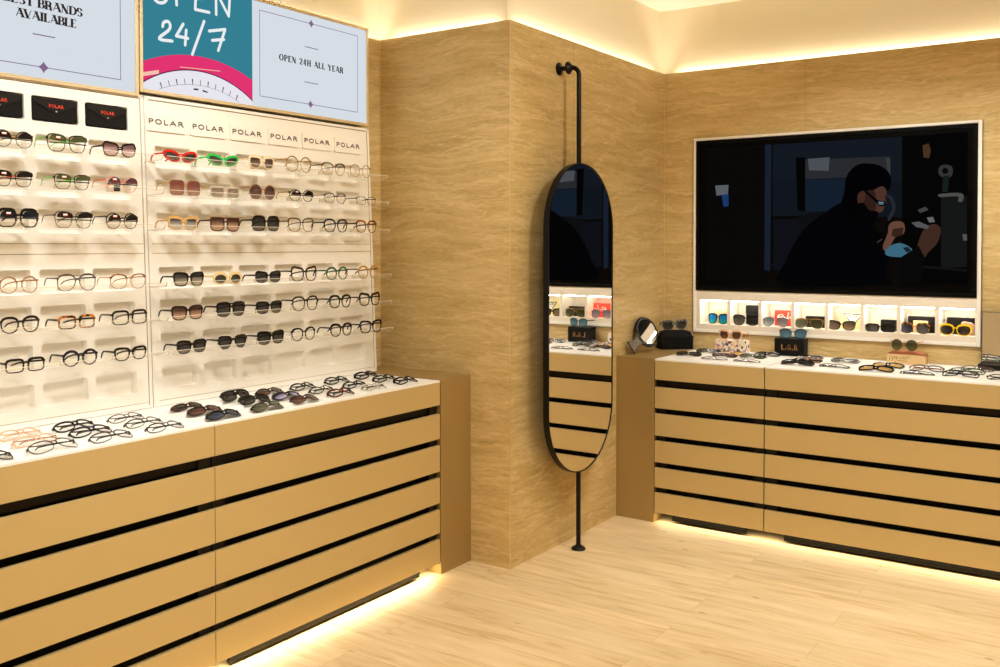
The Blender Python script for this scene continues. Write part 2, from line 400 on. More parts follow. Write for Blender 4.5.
TVP = [
    ((11, 10, 9), [(0.302, 2.207), (0.664, 2.202), (0.668, 1.381), (0.305, 1.383)]),
    ((21, 27, 37), [(0.715, 2.203), (1.443, 2.205), (1.446, 1.76), (0.717, 1.776)]),
    ((26, 36, 52), [(0.668, 2.205), (0.707, 2.205), (0.703, 1.44), (0.667, 1.449)]),
    ((17, 19, 26), [(0.721, 1.757), (0.878, 1.755), (0.879, 1.442), (0.722, 1.449)]),
    ((19, 24, 33), [(0.716, 1.988), (1.445, 1.951), (1.447, 1.755), (0.717, 1.776)]),
    ((46, 47, 52), [(0.91, 2.103), (1.382, 2.097), (1.386, 1.989), (0.91, 1.988)]),
    ((22, 34, 50), [(0.91, 1.984), (1.192, 1.977), (1.122, 1.795), (0.911, 1.799)]),
    ((5, 5, 6), [(0.853, 2.119), (0.909, 2.116), (0.911, 1.799), (0.866, 1.804)]),
    ((84, 88, 96), [(0.924, 2.107), (1.05, 2.11), (1.045, 2.031), (0.932, 2.039)]),
    ((66, 66, 68), [(1.36, 2.089), (1.383, 2.088), (1.384, 1.989), (1.371, 1.99)]),
    ((100, 104, 112), [(0.353, 1.97), (0.44, 1.971), (0.436, 1.915), (0.362, 1.906)]),
    ((30, 62, 118), [(0.395, 1.911), (0.44, 1.915), (0.441, 1.84), (0.408, 1.837)]),
    ((7, 6, 6), [(1.447, 2.205), (1.776, 2.208), (1.782, 1.388), (1.453, 1.38)]),
    ((80, 54, 34), [(1.551, 2.149), (1.582, 2.158), (1.594, 2.121), (1.586, 2.077), (1.557, 2.082)]),
    ((56, 57, 56), [(1.632, 2.005), (1.641, 2.029), (1.67, 2.038), (1.699, 2.026), (1.705, 1.998), (1.696, 1.971), (1.671, 1.965), (1.642, 1.977)]),
    ((10, 10, 10), [(1.651, 2.004), (1.658, 2.018), (1.673, 2.019), (1.683, 2.003), (1.674, 1.989), (1.658, 1.99)]),
    ((24, 36, 28), [(1.658, 1.978), (1.687, 1.977), (1.681, 1.89), (1.652, 1.891)]),
    ((24, 25, 25), [(1.647, 1.879), (1.776, 1.861), (1.779, 1.482), (1.65, 1.472)]),
    ((86, 86, 82), [(1.643, 1.879), (1.75, 1.879), (1.754, 1.836), (1.732, 1.837), (1.729, 1.863), (1.643, 1.862)]),
    ((90, 92, 94), [(1.755, 1.658), (1.777, 1.658), (1.778, 1.624), (1.759, 1.624)]),
    ((16, 17, 18), [(0.874, 1.774), (1.022, 1.799), (1.06, 1.64), (0.875, 1.641)]),
    ((5, 5, 7), [(0.785, 1.364), (0.799, 1.508), (0.878, 1.656), (0.94, 1.726), (1.032, 1.793), (1.113, 1.843), (1.184, 1.842), (1.213, 1.731), (1.299, 1.69), (1.359, 1.625), (1.38, 1.546), (1.361, 1.423), (1.365, 1.378)]),
    ((4, 4, 6), [(1.113, 1.829), (1.134, 1.902), (1.142, 1.981), (1.165, 2.025), (1.204, 2.057), (1.253, 2.065), (1.322, 2.051), (1.37, 2.016), (1.388, 1.976), (1.386, 1.93), (1.371, 1.905), (1.297, 1.889), (1.272, 1.821), (1.199, 1.741), (1.128, 1.769)]),
    ((86, 56, 46), [(1.268, 1.89), (1.337, 1.931), (1.366, 1.902), (1.358, 1.87), (1.365, 1.837), (1.351, 1.812), (1.345, 1.791), (1.31, 1.781), (1.269, 1.789), (1.237, 1.84)]),
    ((52, 32, 26), [(1.245, 1.898), (1.299, 1.907), (1.31, 1.82), (1.29, 1.781), (1.258, 1.792), (1.223, 1.841)]),
    ((74, 46, 36), [(1.212, 1.892), (1.236, 1.909), (1.251, 1.891), (1.244, 1.849), (1.219, 1.833), (1.207, 1.859)]),
    ((5, 5, 6), [(1.205, 1.823), (1.24, 1.84), (1.272, 1.799), (1.314, 1.791), (1.321, 1.77), (1.299, 1.726), (1.273, 1.705), (1.238, 1.705), (1.206, 1.731)]),
    ((3, 3, 4), [(1.24, 1.909), (1.254, 1.909), (1.32, 1.853), (1.358, 1.848), (1.358, 1.823), (1.327, 1.82), (1.313, 1.838)]),
    ((96, 128, 150), [(1.32, 1.845), (1.353, 1.843), (1.348, 1.828), (1.327, 1.827)]),
    ((112, 76, 62), [(1.36, 1.567), (1.348, 1.594), (1.373, 1.666), (1.379, 1.711), (1.406, 1.732), (1.45, 1.728), (1.464, 1.696), (1.454, 1.66), (1.414, 1.643), (1.385, 1.589)]),
    ((62, 38, 30), [(1.4, 1.689), (1.457, 1.699), (1.451, 1.657), (1.414, 1.643), (1.393, 1.653)]),
    ((70, 46, 36), [(1.541, 1.568), (1.531, 1.603), (1.563, 1.688), (1.608, 1.715), (1.644, 1.697), (1.644, 1.652), (1.625, 1.603), (1.585, 1.559), (1.564, 1.529)]),
    ((92, 94, 96), [(1.497, 1.724), (1.535, 1.73), (1.589, 1.705), (1.582, 1.688), (1.523, 1.699)]),
    ((70, 72, 76), [(1.529, 1.794), (1.569, 1.811), (1.585, 1.793), (1.543, 1.776)]),
    ((110, 112, 116), [(1.576, 1.751), (1.608, 1.754), (1.618, 1.726), (1.589, 1.723)]),
    ((40, 44, 50), [(1.366, 1.887), (1.4, 1.863), (1.413, 1.8), (1.384, 1.738), (1.372, 1.751), (1.396, 1.804), (1.383, 1.855), (1.363, 1.873)]),
    ((66, 116, 140), [(1.36, 1.558), (1.38, 1.589), (1.427, 1.61), (1.471, 1.6), (1.504, 1.571), (1.488, 1.541), (1.445, 1.532), (1.377, 1.538)]),
    ((30, 36, 44), [(1.453, 1.585), (1.481, 1.589), (1.498, 1.568), (1.475, 1.557)]),
    ((70, 52, 46), [(1.315, 1.618), (1.342, 1.636), (1.346, 1.63), (1.318, 1.61)]),
    ((20, 20, 22), [(1.561, 1.487), (1.779, 1.469), (1.779, 1.455), (1.561, 1.473)]),
    ((10, 10, 11), [(1.445, 1.532), (1.536, 1.594), (1.569, 1.529), (1.545, 1.382), (1.446, 1.38)]),
]
NICHE = 62.
SHY = -71.739
EXPO = 0.
COVEP = 1.9
UNDP = 2.6
NW = (1, 1, .97); NM = (1, .96, .84); NR = (1, .99, .92)
# ceiling downlights: x, y, power, colour, aim, cone
DOWN = [(.45, -2.3, 172, NW, (-.75, -2.0, 1.95), 1.5),
        (.75, -.8, 92, NM, (-.55, -.8, 1.0), 1.7),
        (1.3, .3, 128, NR, (1.3, 1.4, .9), 1.7),
        (2.4, .2, 128, NR, (2.2, 1.4, .9), 1.7),
        (2.2, -.6, 125, NM, (0, .6, 2.0), 1.2),
        (1.2, -2.0, 172, NM, None, 2.2),
        (2.6, -1.6, 172, NM, None, 2.2),
        (2.6, -3.9, 140, NM, None, 2.4)]
# ------------------------------------------------------------------ eyewear
def lens_outline(kind, n=28):
    pts = []
    if kind in ('hex', 'geo', 'octa'):
        poly = {'hex': [(1,.35),(.75,1),(-.75,.9),(-1,.2),(-.45,-.95),(.45,-1)],
                'geo': [(1,.5),(.8,1),(-.75,1),(-1,.55),(-.95,-.45),(-.55,-1),(.6,-1),(.98,-.35)],
                'octa': [(1,.4),(.7,1),(-.7,1),(-1,.4),(-1,-.4),(-.65,-1),(.65,-1),(1,-.4)]}[kind]
        m = len(poly); per = 4
        for i in range(m):
            a, b = poly[i], poly[(i+1)%m]
            for k in range(per):
                t = (k+.5)/per*.86+.07
                pts.append((a[0]+(b[0]-a[0])*t, a[1]+(b[1]-a[1])*t))
        return pts
    ex = {'round':2,'oval':2,'square':4.6,'rect':4.2,'wayf':3.4,'cat':2.7,'panto':2.4,'aviator':2.4,'flat':3.,'wing':2.3,'nav':3.2,'softsq':3.2}[kind]
    for i in range(n):
        t = 2*PI*(i+.5)/n; c, s = math.cos(t), math.sin(t)
        x = math.copysign(abs(c)**(2/ex), c); z = math.copysign(abs(s)**(2/ex), s)
        if kind == 'wayf': x *= 1+.17*z; z += .10*x*(z > 0)
        if kind == 'cat': x *= 1+.12*z; z += .34*max(0,x)*max(0,z+.3)
        if kind == 'panto': x *= 1+.12*z; z += .05*x*(z > 0)
        if kind == 'wing': z = z*.95 + .42*x; x = x*(1+.05*z)
        if kind == 'nav': x *= 1+.13*z
        if kind == 'aviator': x = x*(1+.12*z) + .16*max(0,-z)
        if kind == 'flat': z = min(z, .72)/.86
        if kind == 'softsq': x *= 1+.16*z; z += .07*x*(z > 0)
        pts.append((x, z))
    return pts
def offset_out(pts, t, ttop=1.):
    n = len(pts); out = []
    for i in range(n):
        a, b = pts[i-1], pts[(i+1)%n]
        dx, dz = b[0]-a[0], b[1]-a[1]; l = math.hypot(dx, dz) or 1
        nx, nz = dz/l, -dx/l
        k = t*(1+(ttop-1)*max(0,nz))
        out.append((pts[i][0]+nx*k, pts[i][1]+nz*k))
    return out

def eyewear(label, shape, W, ratio, t, fr, ln, tm=None, pose='rack', loc=(0,0,0), rot=(0,0,0), group=None,
            topbar=None, clip=None, inward=True, ttop=1.7, thick=None, name=None, cat=None, gap=.0085, brow=None, tip=None, wraps=.9, sticker=True):
    sun = ln != 'clear'
    name = name or ('sunglasses' if sun or clip else 'eyeglasses')
    cat = cat or ('sunglasses' if sun or clip else 'glasses')
    root = thing(name, label, cat, loc, rot, group)
    fm = C_frames[fr]; lm = C_lenses[ln]; tmm = C_frames[tm or fr]
    lug = .003
    if pose == 'rack' and .0024 <= t < .0055: ttop = 2.2
    w = (W/2 - gap - 2*t - lug)/2 + t*.3
    h = w*ratio
    zc = h + t
    cx = gap + t*.5 + w
    wrap = lambda x: wraps*x*x
    d = thick or max(.0022, min(.0042, t*1.1))
    base = lens_outline(shape)
    mb = MB(); lens = []
    for sg in (1, -1):
        inner = [(sg*(cx + x*w), zc + z*h) for x, z in base]
        if sg < 0: inner = inner[::-1]
        outer = offset_out(inner, t, ttop)
        area = sum(a[0]*b[1]-b[0]*a[1] for a, b in zip(inner, inner[1:]+inner[:1]))
        if area < 0: outer = offset_out(inner, -t, ttop)
        mb.ring(inner, outer, 0, d, yf=wrap)
        lens.append(inner)
    # bridge
    zb = zc + h*(.42 if shape not in ('aviator','flat') else .30)
    bt = max(.0022, t*1.15)
    mb.sweep([(-gap-t, wrap(gap), zb-.001), (-gap*.5, -.0003, zb+.0022), (gap*.5, -.0003, zb+.0022), (gap+t, wrap(gap), zb-.001)],
             d, bt)
    if shape in ('aviator', 'nav') or topbar:
        ztb = zc + h*(.93 if shape == 'aviator' else .98) + t*.4
        x2 = (cx*.9 if not topbar else W/2-lug)
        hb = (topbar or bt)
        n = 8
        mb.sweep([(-x2+2*x2*i/n, wrap(abs(-x2+2*x2*i/n)), ztb) for i in range(n+1)], d*1.1, hb)
    # hinge lugs
    zt = zc + h*.62
    for sg in (1, -1):
        mb.box(sg*(cx+w*.98), sg*(W/2), wrap(W/2)-.0005, wrap(W/2)+.0065, zt-.0025-t*.4, zt+.0025+t*.4) if sg > 0 else \
        mb.box(-W/2, -(cx+w*.98), wrap(W/2)-.0005, wrap(W/2)+.0065, zt-.0025-t*.4, zt+.0025+t*.4)
    mb.build('frame', fm, root, smooth=False)
    for inner in lens:
        lb = MB(); n = len(inner)
        c0 = (sum(p[0] for p in inner)/n, sum(p[1] for p in inner)/n)
        vs = [(c0[0], wrap(c0[0])+d*.25-.0012, c0[1])]
        mid = [((p[0]+c0[0])/2, (p[1]+c0[1])/2) for p in inner]
        vs += [(x, wrap(x)+d*.3-.0008, z) for x, z in mid] + [(x, wrap(x)+d*.5, z) for x, z in inner]
        fs = [(0, 1+i, 1+(i+1)%n) for i in range(n)] + [(1+i, 1+n+i, 1+n+(i+1)%n, 1+(i+1)%n) for i in range(n)]
        lb.add(vs, fs); lb.build('lens', lm, root, smooth=True)
    if brow:   # heavier upper rims of another colour
        bb = MB()
        for inner in lens:
            top = [p for p in inner if p[1] > zc + h*.25]
            top.sort()
            bb.sweep([(x, wrap(x)-.0006, z+t*.6) for x, z in top], d*1.2, .0048)
        bb.build('brow_bar', C_frames[brow], root)
    if clip:   # flipped-up tinted clip with a brow bar
        for inner in lens:
            cb = MB(); up = [(x, zc + h*.02 + (z-zc)*.98) for x, z in inner if z >= zc-h*.05]
            n = len(up)
            vs = [(x, -.004 - (z-zc)*.30, z) for x, z in up] + [(x, -.0028 - (z-zc)*.30, z) for x, z in up]
            cb.add(vs, [tuple(range(n)), tuple(range(n, 2*n))] + [(i,(i+1)%n,n+(i+1)%n,n+i) for i in range(n)])
            cb.build('clip_on_lens', C_lenses[clip], root)
        cb = MB(); cb.sweep([(-W/2+.004, -.003, zc), (-gap, -.005, zc+.001), (gap, -.005, zc+.001), (W/2-.004, -.003, zc)], .002, .0038)
        cb.build('clip_bar', C_frames['black'], root)
        st = MB(); xs = [p[0] for p in lens[1]]; xm = (min(xs)+max(xs))/2
        st.box(xm-.010, xm+.006, -.0125, -.0118, zc+h*.55, zc+h*.80, 0)
        st.box(xm-.010, xm+.006, -.0127, -.0118, zc+h*.50, zc+h*.60, 1)
        if sticker: st.build('sticker', [mat('sticker_white', rgb(250,246,244), .5), mat('sticker_red', rgb(232,84,56), .5)], root)
    yb = wrap(W/2) + .006
    th = max(.0032, min(.0075, t*2.2)); tw = max(.0018, t*.7)
    X = W/2 - .0022
    for sg in (1, -1):
        mb = MB()
        if pose == 'rack':
            path = [(sg*X, yb-.001, zt), (sg*X*.995, .045, zt), (sg*X*.97, .078, zt-.001), (sg*X*.94, .091, zt-.010), (sg*X*.92, .100, zt-.028)]
            if sg > 0 and inward: path = [(X, yb-.001, zt), (X*.52, .042, zt-.003), (X*.12, .066, zt-.008), (-X*.10, .076, zt-.014), (-X*.24, .080, zt-.026)]
            mb.sweep(path, tw, [th, th*.9, th*.8, th*.85, th*.6], side=(1,0,0))
        elif pose == 'open':
            path = [(sg*X, yb-.001, zt), (sg*X*.995, .06, zt), (sg*X*.97, .098, zt-.001), (sg*X*.94, .118, zt-.010), (sg*X*.92, .135, zt-.030)]
            mb.sweep(path, tw, [th, th*.9, th*.8, th*.85, th*.6], side=(1,0,0))
        else:
            off = .0085 + (.0035 if sg > 0 else 0)
            path = [(sg*X, yb-.001, zt), (sg*(X-.003), off, zt), (sg*(X-.03), off+.003, zt-.001), (-sg*(X-.055), off+.003, zt-.002), (-sg*(X-.03), off+.002, zt-.006), (-sg*(X-.014), off, zt-.020)]
            mb.sweep(path, tw, [th, th, th*.9, th*.8, th*.85, th*.6], side=None)
        mb.build('temple', tmm, root)
    return root

def rest(root, z, eps=.0006):
    """lower or lift a thing so its lowest point touches height z"""
    bpy.context.view_layer.update()
    M = Euler(root.rotation_euler).to_matrix()
    lo = 1e9
    for c in root.children_recursive:
        if c.type == 'MESH':
            off = c.location
            for v in c.data.vertices:
                lo = min(lo, (M @ (v.co + off)).z)
    root.location.z = z - lo + eps

# ------------------------------------------------------------------ stroke lettering
def arc(cx, cy, rx, ry, a0, a1, n=10):
    return [(cx+rx*math.cos(math.radians(a0+(a1-a0)*i/n)), cy+ry*math.sin(math.radians(a0+(a1-a0)*i/n))) for i in range(n+1)]
# strokes on a unit cap height: (points, weight) with weight 'k' thick, 't' thin, 'a' by direction
GLY = {
 'A': (.82, [([(.02,0),(.41,1)],'t'),([(.41,1),(.80,0)],'k'),([(.16,.34),(.66,.34)],'t')]),
 'B': (.68, [([(.12,0),(.12,1)],'k'),([(.0,1),(.32,1)]+arc(.34,.76,.24,.24,90,-90,8)+[(.12,.52)],'a'),([(.12,.52),(.34,.52)]+arc(.36,.26,.28,.26,90,-90,8)+[(0,0)],'a')]),
 'D': (.76, [([(.12,0),(.12,1)],'k'),([(0,1),(.32,1)]+arc(.32,.5,.42,.5,90,-90,12)+[(0,0)],'a')]),
 'E': (.62, [([(.12,0),(.12,1)],'k'),([(0,1),(.58,1),(.58,.80)],'t'),([(.12,.52),(.42,.52)],'t'),([(0,0),(.60,0),(.60,.22)],'t')]),
 'G': (.80, [(arc(.40,.5,.38,.5,50,320,16),'a'),([(.70,.42),(.70,.02)],'k'),([(.48,.42),(.78,.42)],'t')]),
 'H': (.82, [([(.14,0),(.14,1)],'k'),([(.68,0),(.68,1)],'k'),([(.14,.5),(.68,.5)],'t')]),
 'I': (.32, [([(.16,0),(.16,1)],'k')]),
 'L': (.62, [([(.12,0),(.12,1)],'k'),([(0,1),(.26,1)],'t'),([(0,0),(.58,0),(.58,.25)],'t')]),
 'N': (.82, [([(.12,0),(.12,1)],'t'),([(.08,1),(.70,0)],'k'),([(.70,0),(.70,1)],'t')]),
 'O': (.84, [(arc(.42,.5,.38,.5,0,360,24),'a')]),
 'P': (.66, [([(.12,0),(.12,1)],'k'),([(0,1),(.32,1)]+arc(.34,.74,.26,.26,90,-90,8)+[(.12,.48)],'a')]),
 'R': (.76, [([(.12,0),(.12,1)],'k'),([(0,1),(.32,1)]+arc(.34,.75,.24,.25,90,-90,8)+[(.12,.50)],'a'),([(.34,.50),(.56,.40),(.60,.05),(.74,0)],'k')]),
 'S': (.62, [([(.54,.72),(.52,.84)]+arc(.31,.74,.22,.26,50,230,8)+arc(.31,.26,.24,.26,60,-150,10),'a')]),
 'T': (.72, [([(.36,0),(.36,1)],'k'),([(.02,.78),(.02,1),(.70,1),(.70,.78)],'t')]),
 'V': (.80, [([(.04,1),(.40,0)],'k'),([(.40,0),(.76,1)],'t')]),
 'Y': (.78, [([(.04,1),(.38,.48)],'k'),([(.38,.48),(.72,1)],'t'),([(.38,.5),(.38,0)],'k')]),
 '2': (.62, [(arc(.30,.74,.24,.26,170,-30,10)+[(.06,0),(.58,0),(.58,.18)],'a')]),
 '4': (.66, [([(.44,0),(.44,1)],'k'),([(.44,1),(.02,.30),(.62,.30)],'t')]),
 ' ': (.34, []), '.': (.26, [([(.12,.02),(.12,.12)],'k')]),
}
def ribbon(mb, pts, ws, mp, mi=0, h=0.):
    n = len(pts)
    if n < 2: return
    vs = []
    for i in range(n):
        a = pts[max(i-1,0)]; b = pts[min(i+1,n-1)]
        dx, dy = b[0]-a[0], b[1]-a[1]; l = math.hypot(dx, dy) or 1e-9
        w = ws[i]/2
        vs += [mp(pts[i][0]-dy/l*w, pts[i][1]+dx/l*w, h), mp(pts[i][0]+dy/l*w, pts[i][1]-dx/l*w, h)]
    mb.add(vs, [(2*i,2*i+1,2*i+3,2*i+2) for i in range(n-1)], mi)
def lettering(mb, text, u0, v0, u1, v1, cap, thick, thin, mp, mi=0, sp=.12, serif=0., sans=False, stretch=None):
    """text along the line (u0,v0)-(u1,v1), filling it"""
    adv = sum(GLY[c][0]+sp for c in text)-sp
    L = math.hypot(u1-u0, v1-v0); cx, sx = (u1-u0)/L, (v1-v0)/L
    k = L/adv     # horizontal unit
    x = 0
    for c in text:
        w, strokes = GLY[c]
        if sans and c == 'L': strokes = [([(.12,1),(.12,0),(.58,0)],'k')]
        for pts, mode in strokes:
            P = []
            for px, py in pts:
                if sans and c in 'BDELPR' and px < .12: px = .12
                a = (x+px)*k; b = py*cap
                P.append((u0+a*cx-b*sx, v0+a*sx+b*cx))
            if len(P) == 2 or sans:   # split so corners do not pinch
                segs = [P[i:i+2] for i in range(len(P)-1)] if (sans or mode == 't') else [P]
            elif mode == 't': segs = [P[i:i+2] for i in range(len(P)-1)]
            else: segs = [P]
            for sgm in segs:
                ws = []
                for i in range(len(sgm)):
                    p, q = sgm[max(i-1,0)], sgm[min(i+1,len(sgm)-1)]
                    dx, dy = q[0]-p[0], q[1]-p[1]; l = math.hypot(dx,dy) or 1e-9
                    f = 1. if mode == 'k' else (0. if mode == 't' else (abs(dy)/l)**2)
                    ws.append(thin+(thick-thin)*(1 if sans else f))
                ribbon(mb, sgm, ws, mp, mi)
                if sans:
                    for q in sgm:
                        mb.add([mp(q[0]+thick/2*math.cos(a*PI/4), q[1]+thick/2*math.sin(a*PI/4), 0) for a in range(8)], [tuple(range(8))], mi)
            if serif and mode == 'k' and len(pts) == 2:
                for px, py in pts:
                    if py in (0, 1):
                        a = (x+px)*k
                        ribbon(mb, [(u0+(a-serif)*cx-py*cap*sx, v0+(a-serif)*sx+py*cap*cx), (u0+(a+serif)*cx-py*cap*sx, v0+(a+serif)*sx+py*cap*cx)], [thin]*2, mp, mi)
        x += w+sp
def smooth_path(pts, n=6):
    """Catmull-Rom through points"""
    if len(pts) < 3: return pts
    out = []
    P = [pts[0]]+list(pts)+[pts[-1]]
    for i in range(1, len(P)-2):
        for k in range(n):
            t = k/n
            out.append(tuple(.5*((2*P[i][j])+(-P[i-1][j]+P[i+1][j])*t+(2*P[i-1][j]-5*P[i][j]+4*P[i+1][j]-P[i+2][j])*t*t+(-P[i-1][j]+3*P[i][j]-3*P[i+1][j]+P[i+2][j])*t**3) for j in (0,1)))
    out.append(pts[-1])
    return out
def pen(mb, pts, w, mp, mi=0, smooth=False):
    P = smooth_path(pts) if smooth else pts
    if smooth: ribbon(mb, P, [w]*len(P), mp, mi)
    else:
        for i in range(len(P)-1): ribbon(mb, P[i:i+2], [w]*2, mp, mi)
    for q in (P if not smooth else (P[0], P[-1])):
        mb.add([mp(q[0]+w/2*math.cos(a*PI/4), q[1]+w/2*math.sin(a*PI/4), 0) for a in range(8)], [tuple(range(8))], mi)
# ================================================================== THE ROOM
HC = 3.115            # ceiling
HW = 2.70             # top of the travertine cladding
XL, YB = -.8427, 1.7953
YR, XF = 1.131, -.239
def struct(name, mb, m, **k):
    return tag(mb.build(name, m, **k), kind='structure')
struct('floor', MB().box(XL-.06, 4.4, -5.6, YB+.06, -.05, 0), M_oak)
struct('ceiling', MB().box(XL-.3, 4.5, -5.7, YB+.3, HC, HC+.05), M_ceil)
CT = .02              # cladding thickness, with a light cavity behind it
struct('wall_left', MB().box(XL-CT, XL, -5.6, 0, 0, HW), M_trav)
struct('wall_center', MB().box(XL, -CT, 0, CT, 0, HW), M_trav)
struct('wall_side', MB().box(-CT, 0, 0, YB, 0, HW), M_trav)
# back cladding with the opening of the media panel
TX0, TX1, TZ0, TZ1 = .21, 1.847, 1.053, 2.27
wb = MB()
wb.box(0, TX0+.02, YB, YB+CT, 0, HW); wb.box(TX1-.02, 4.4, YB, YB+CT, 0, HW)
wb.box(TX0+.02, TX1-.02, YB, YB+CT, 0, TZ0+.02); wb.box(TX0+.02, TX1-.02, YB, YB+CT, TZ1-.02, HW)
struct('wall_back', wb, M_trav)
struct('wall_upper_left', MB().box(XL-.2, XL-.055, -5.6, .06, 0, HC), M_plaster)
struct('wall_upper_center', MB().box(XL-.2, -.055, .055, YB+.4, 0, HC), M_plaster)
struct('wall_upper_back', MB().box(-.055, 4.4, YB+.20, YB+.4, 0, HC).box(-.055, TX0, YB+.055, YB+.20, 0, HC).box(TX1, 4.4, YB+.055, YB+.20, 0, HC)
       .box(TX0, TX1, YB+.055, YB+.20, TZ1+.02, HC).box(TX0, TX1, YB+.055, YB+.20, 0, TZ0-.02), M_plaster)
struct('wall_right', MB().box(4.4, 4.5, -5.7, YB+.3, 0, HC), M_plaster)
struct('wall_front', MB().box(XL-.3, 4.5, -5.7, -5.6, 0, HC), M_plaster)
struct('trim_1', MB().box(-.003, .0015, -.0015, .003, 0, HW), M_trim)
struct('trim_2', MB().box(XL, XL+.006, -.0015, 0, .945, HW), M_trim)
struct('trim_3', MB().box(0, .005, YB-.0012, YB, .95, HW), M_trim)
struct('trim_4', MB().box(-.0005, .0008, .62, .6215, 0, HW), mat('panel_joint', rgb(176,142,92), .6))
struct('trim_5', MB().box(.90, .9015, YB-.0008, YB+.0005, TZ1, HW), MATS['panel_joint'])

# ------------------------------------------------------------------ lights
def area(name, loc, size, size_y, power, col, rot=(0,0,0), spread=PI):
    l = bpy.data.lights.new(name, 'AREA'); l.shape = 'RECTANGLE'; l.size = size; l.size_y = size_y
    l.energy = power; l.color = col; l.spread = spread
    o = bpy.data.objects.new(name, l); COL.objects.link(o); o.location = loc; o.rotation_euler = rot
    return o
WARM = (1, .80, .50); WARM2 = (1, .94, .80); NEUT = (1, .93, .82)
# LED strips in the cavity behind the cladding's top edge, shining up
COVE = COVEP
for nm, loc, L, rz in (('left', (XL-.037, -1.9, HW-.025), 3.8, PI/2), ('center', (XL/2-.03, .037, HW-.025), XL*-1-.14, 0),
                       ('side', (-.037, (YB+.04)/2, HW-.025), YB-.16, PI/2), ('back', (2.2, YB+.037, HW-.025), 4.25, 0)):
    area('cove_led_'+nm, loc, L, .02, COVE*L, WARM2, (PI, 0, rz))

# recessed ceiling downlights
M_lampglow = emit('downlight_diffuser', (1, .9, .74, 1), 12)
def downlight(x, y, power, col, aim=None, size=2.0, blend=.7):
    r = thing('downlight', f'round white recessed ceiling downlight at {x:.1f}, {y:.1f}', 'ceiling light', (x, y, HC), group='recessed ceiling downlights')
    r['label'] = 'round white recessed ceiling downlight above the shop floor'
    MB().lathe([(.058,-.001),(.058,-.008),(.046,-.010),(.044,-.003)], 28).build('bezel', M_white, r)
    MB().lathe([(.044,-.0015),(.044,-.0045)], 28).build('diffuser', M_lampglow, r)
    l = bpy.data.lights.new('downlight_beam', 'SPOT'); l.energy = power; l.color = col; l.spot_size = size; l.spot_blend = blend; l.shadow_soft_size = .16
    o = bpy.data.objects.new('downlight_beam', l); COL.objects.link(o); o.location = (x, y, HC-.03)
    t = Vector(aim) if aim else Vector((x, y, 0))
    o.rotation_euler = (t - o.location).to_track_quat('-Z', 'Y').to_euler()
for x, y, p, c, aim, sz in DOWN:
    downlight(x, y, p, c, aim, sz)

# ================================================================== COUNTERS
FR = [(.826,.9365),(.662,.783),(.504,.630),(.350,.473),(.205,.318),(.058,.174)]
def cabinet(label, loc, rz, L, D, holes, group):
    """drawer counter: local x along the front, y into the depth"""
    r = thing('drawer_counter', label, 'display counter', loc, (0, 0, rz), group)
    MB().box(.004, L-.004, .05, D, .085, .930).build('carcass', M_black, r)
    for z0, z1 in [(FR[i+1][1], FR[i][0]) for i in range(5)]:
        for xa, xb in ((.003, .06), (L-.06, L-.003)):
            MB().box(xa, xb, .022, .049, z0-.008, z1+.004).build('side_runner', M_blackmetal, r)
    MB().box(.06, L-.06, .030, .050, FR[1][1]+.006, FR[0][0]+.01).build('inner_rail', M_brownin, r)
    g = .0016
    for i, (z0, z1) in enumerate(FR):
        MB().box(g, L-g, 0, .019, z0, z1).build('drawer_front', M_champ, r, bevel=.0008)
    MB().box(.095, L-.11, .040, .055, .014, .075).box(.095, L-.11, .036, .041, .030, .036).build('kick_rail', M_blackmetal, r)
    for x in (.16, L-.16):
        MB().lathe([(.022,0),(.022,.086)], 12, (x, .30, 0)).lathe([(.022,0),(.022,.086)], 12, (x, D-.08, 0)).build('foot', M_blackmetal, r)
    t = MB()
    mp = lambda u, v, w: (u, v, .945 - w)
    holes_plate(t, g, L-g, -.0005, D-.001, holes, .013, mp, slope=-1. )
    t.add([(g,-.0005,.9365),(L-g,-.0005,.9365),(L-g,-.0005,.945),(g,-.0005,.945)], [(0,1,2,3)])
    t.add([(g,-.0005,.945),(g,-.0005,.930),(g,D-.001,.930),(g,D-.001,.945)], [(0,1,2,3)])
    t.add([(L-g,-.0005,.945),(L-g,-.0005,.930),(L-g,D-.001,.930),(L-g,D-.001,.945)], [(0,1,2,3)])
    t.build('display_tray', M_tray, r)
    return r
ROWD = [.062, .194, .336]          # depth of the tray rows behind the front edge
LB0, LBL = -1.595, 1.343
def pockets(L, cs):
    return [(c-.088+s, c+.088+s, d-.044, d+.044, .010) for k, d in enumerate(ROWD) for c in cs for s in (k*.012,)]
holesB = pockets(LBL, [.095+.2165*i for i in range(6)])
cabinet('long gold drawer counter under the right wall rack, white tray of sunglasses on top', (XF, LB0, 0), PI/2, LBL, XF-XL-.002, holesB, 'drawer counters along the left wall')
LAL = 1.75; LA0 = LB0 - LAL
colsA = [-1.778, -1.992, -2.195, -2.40, -2.61, -2.82, -3.03, -3.24]
holesA = pockets(LAL, [c-LA0 for c in colsA if c-LA0 > .1])
cabinet('long gold drawer counter at the left picture edge, white tray of clear eyeglasses on top', (XF, LA0, 0), PI/2, LAL, XF-XL-.002, holesA, 'drawer counters along the left wall')
cabinet('short gold drawer counter in the corner beside the hand mirror', (.2455, YR, 0), 0, .641, YB-YR-.002, [], 'drawer counters along the back wall')
cabinet('long gold drawer counter beneath the television', (.8895, YR, 0), 0, 1.50, YB-YR-.002, [], 'drawer counters along the back wall')

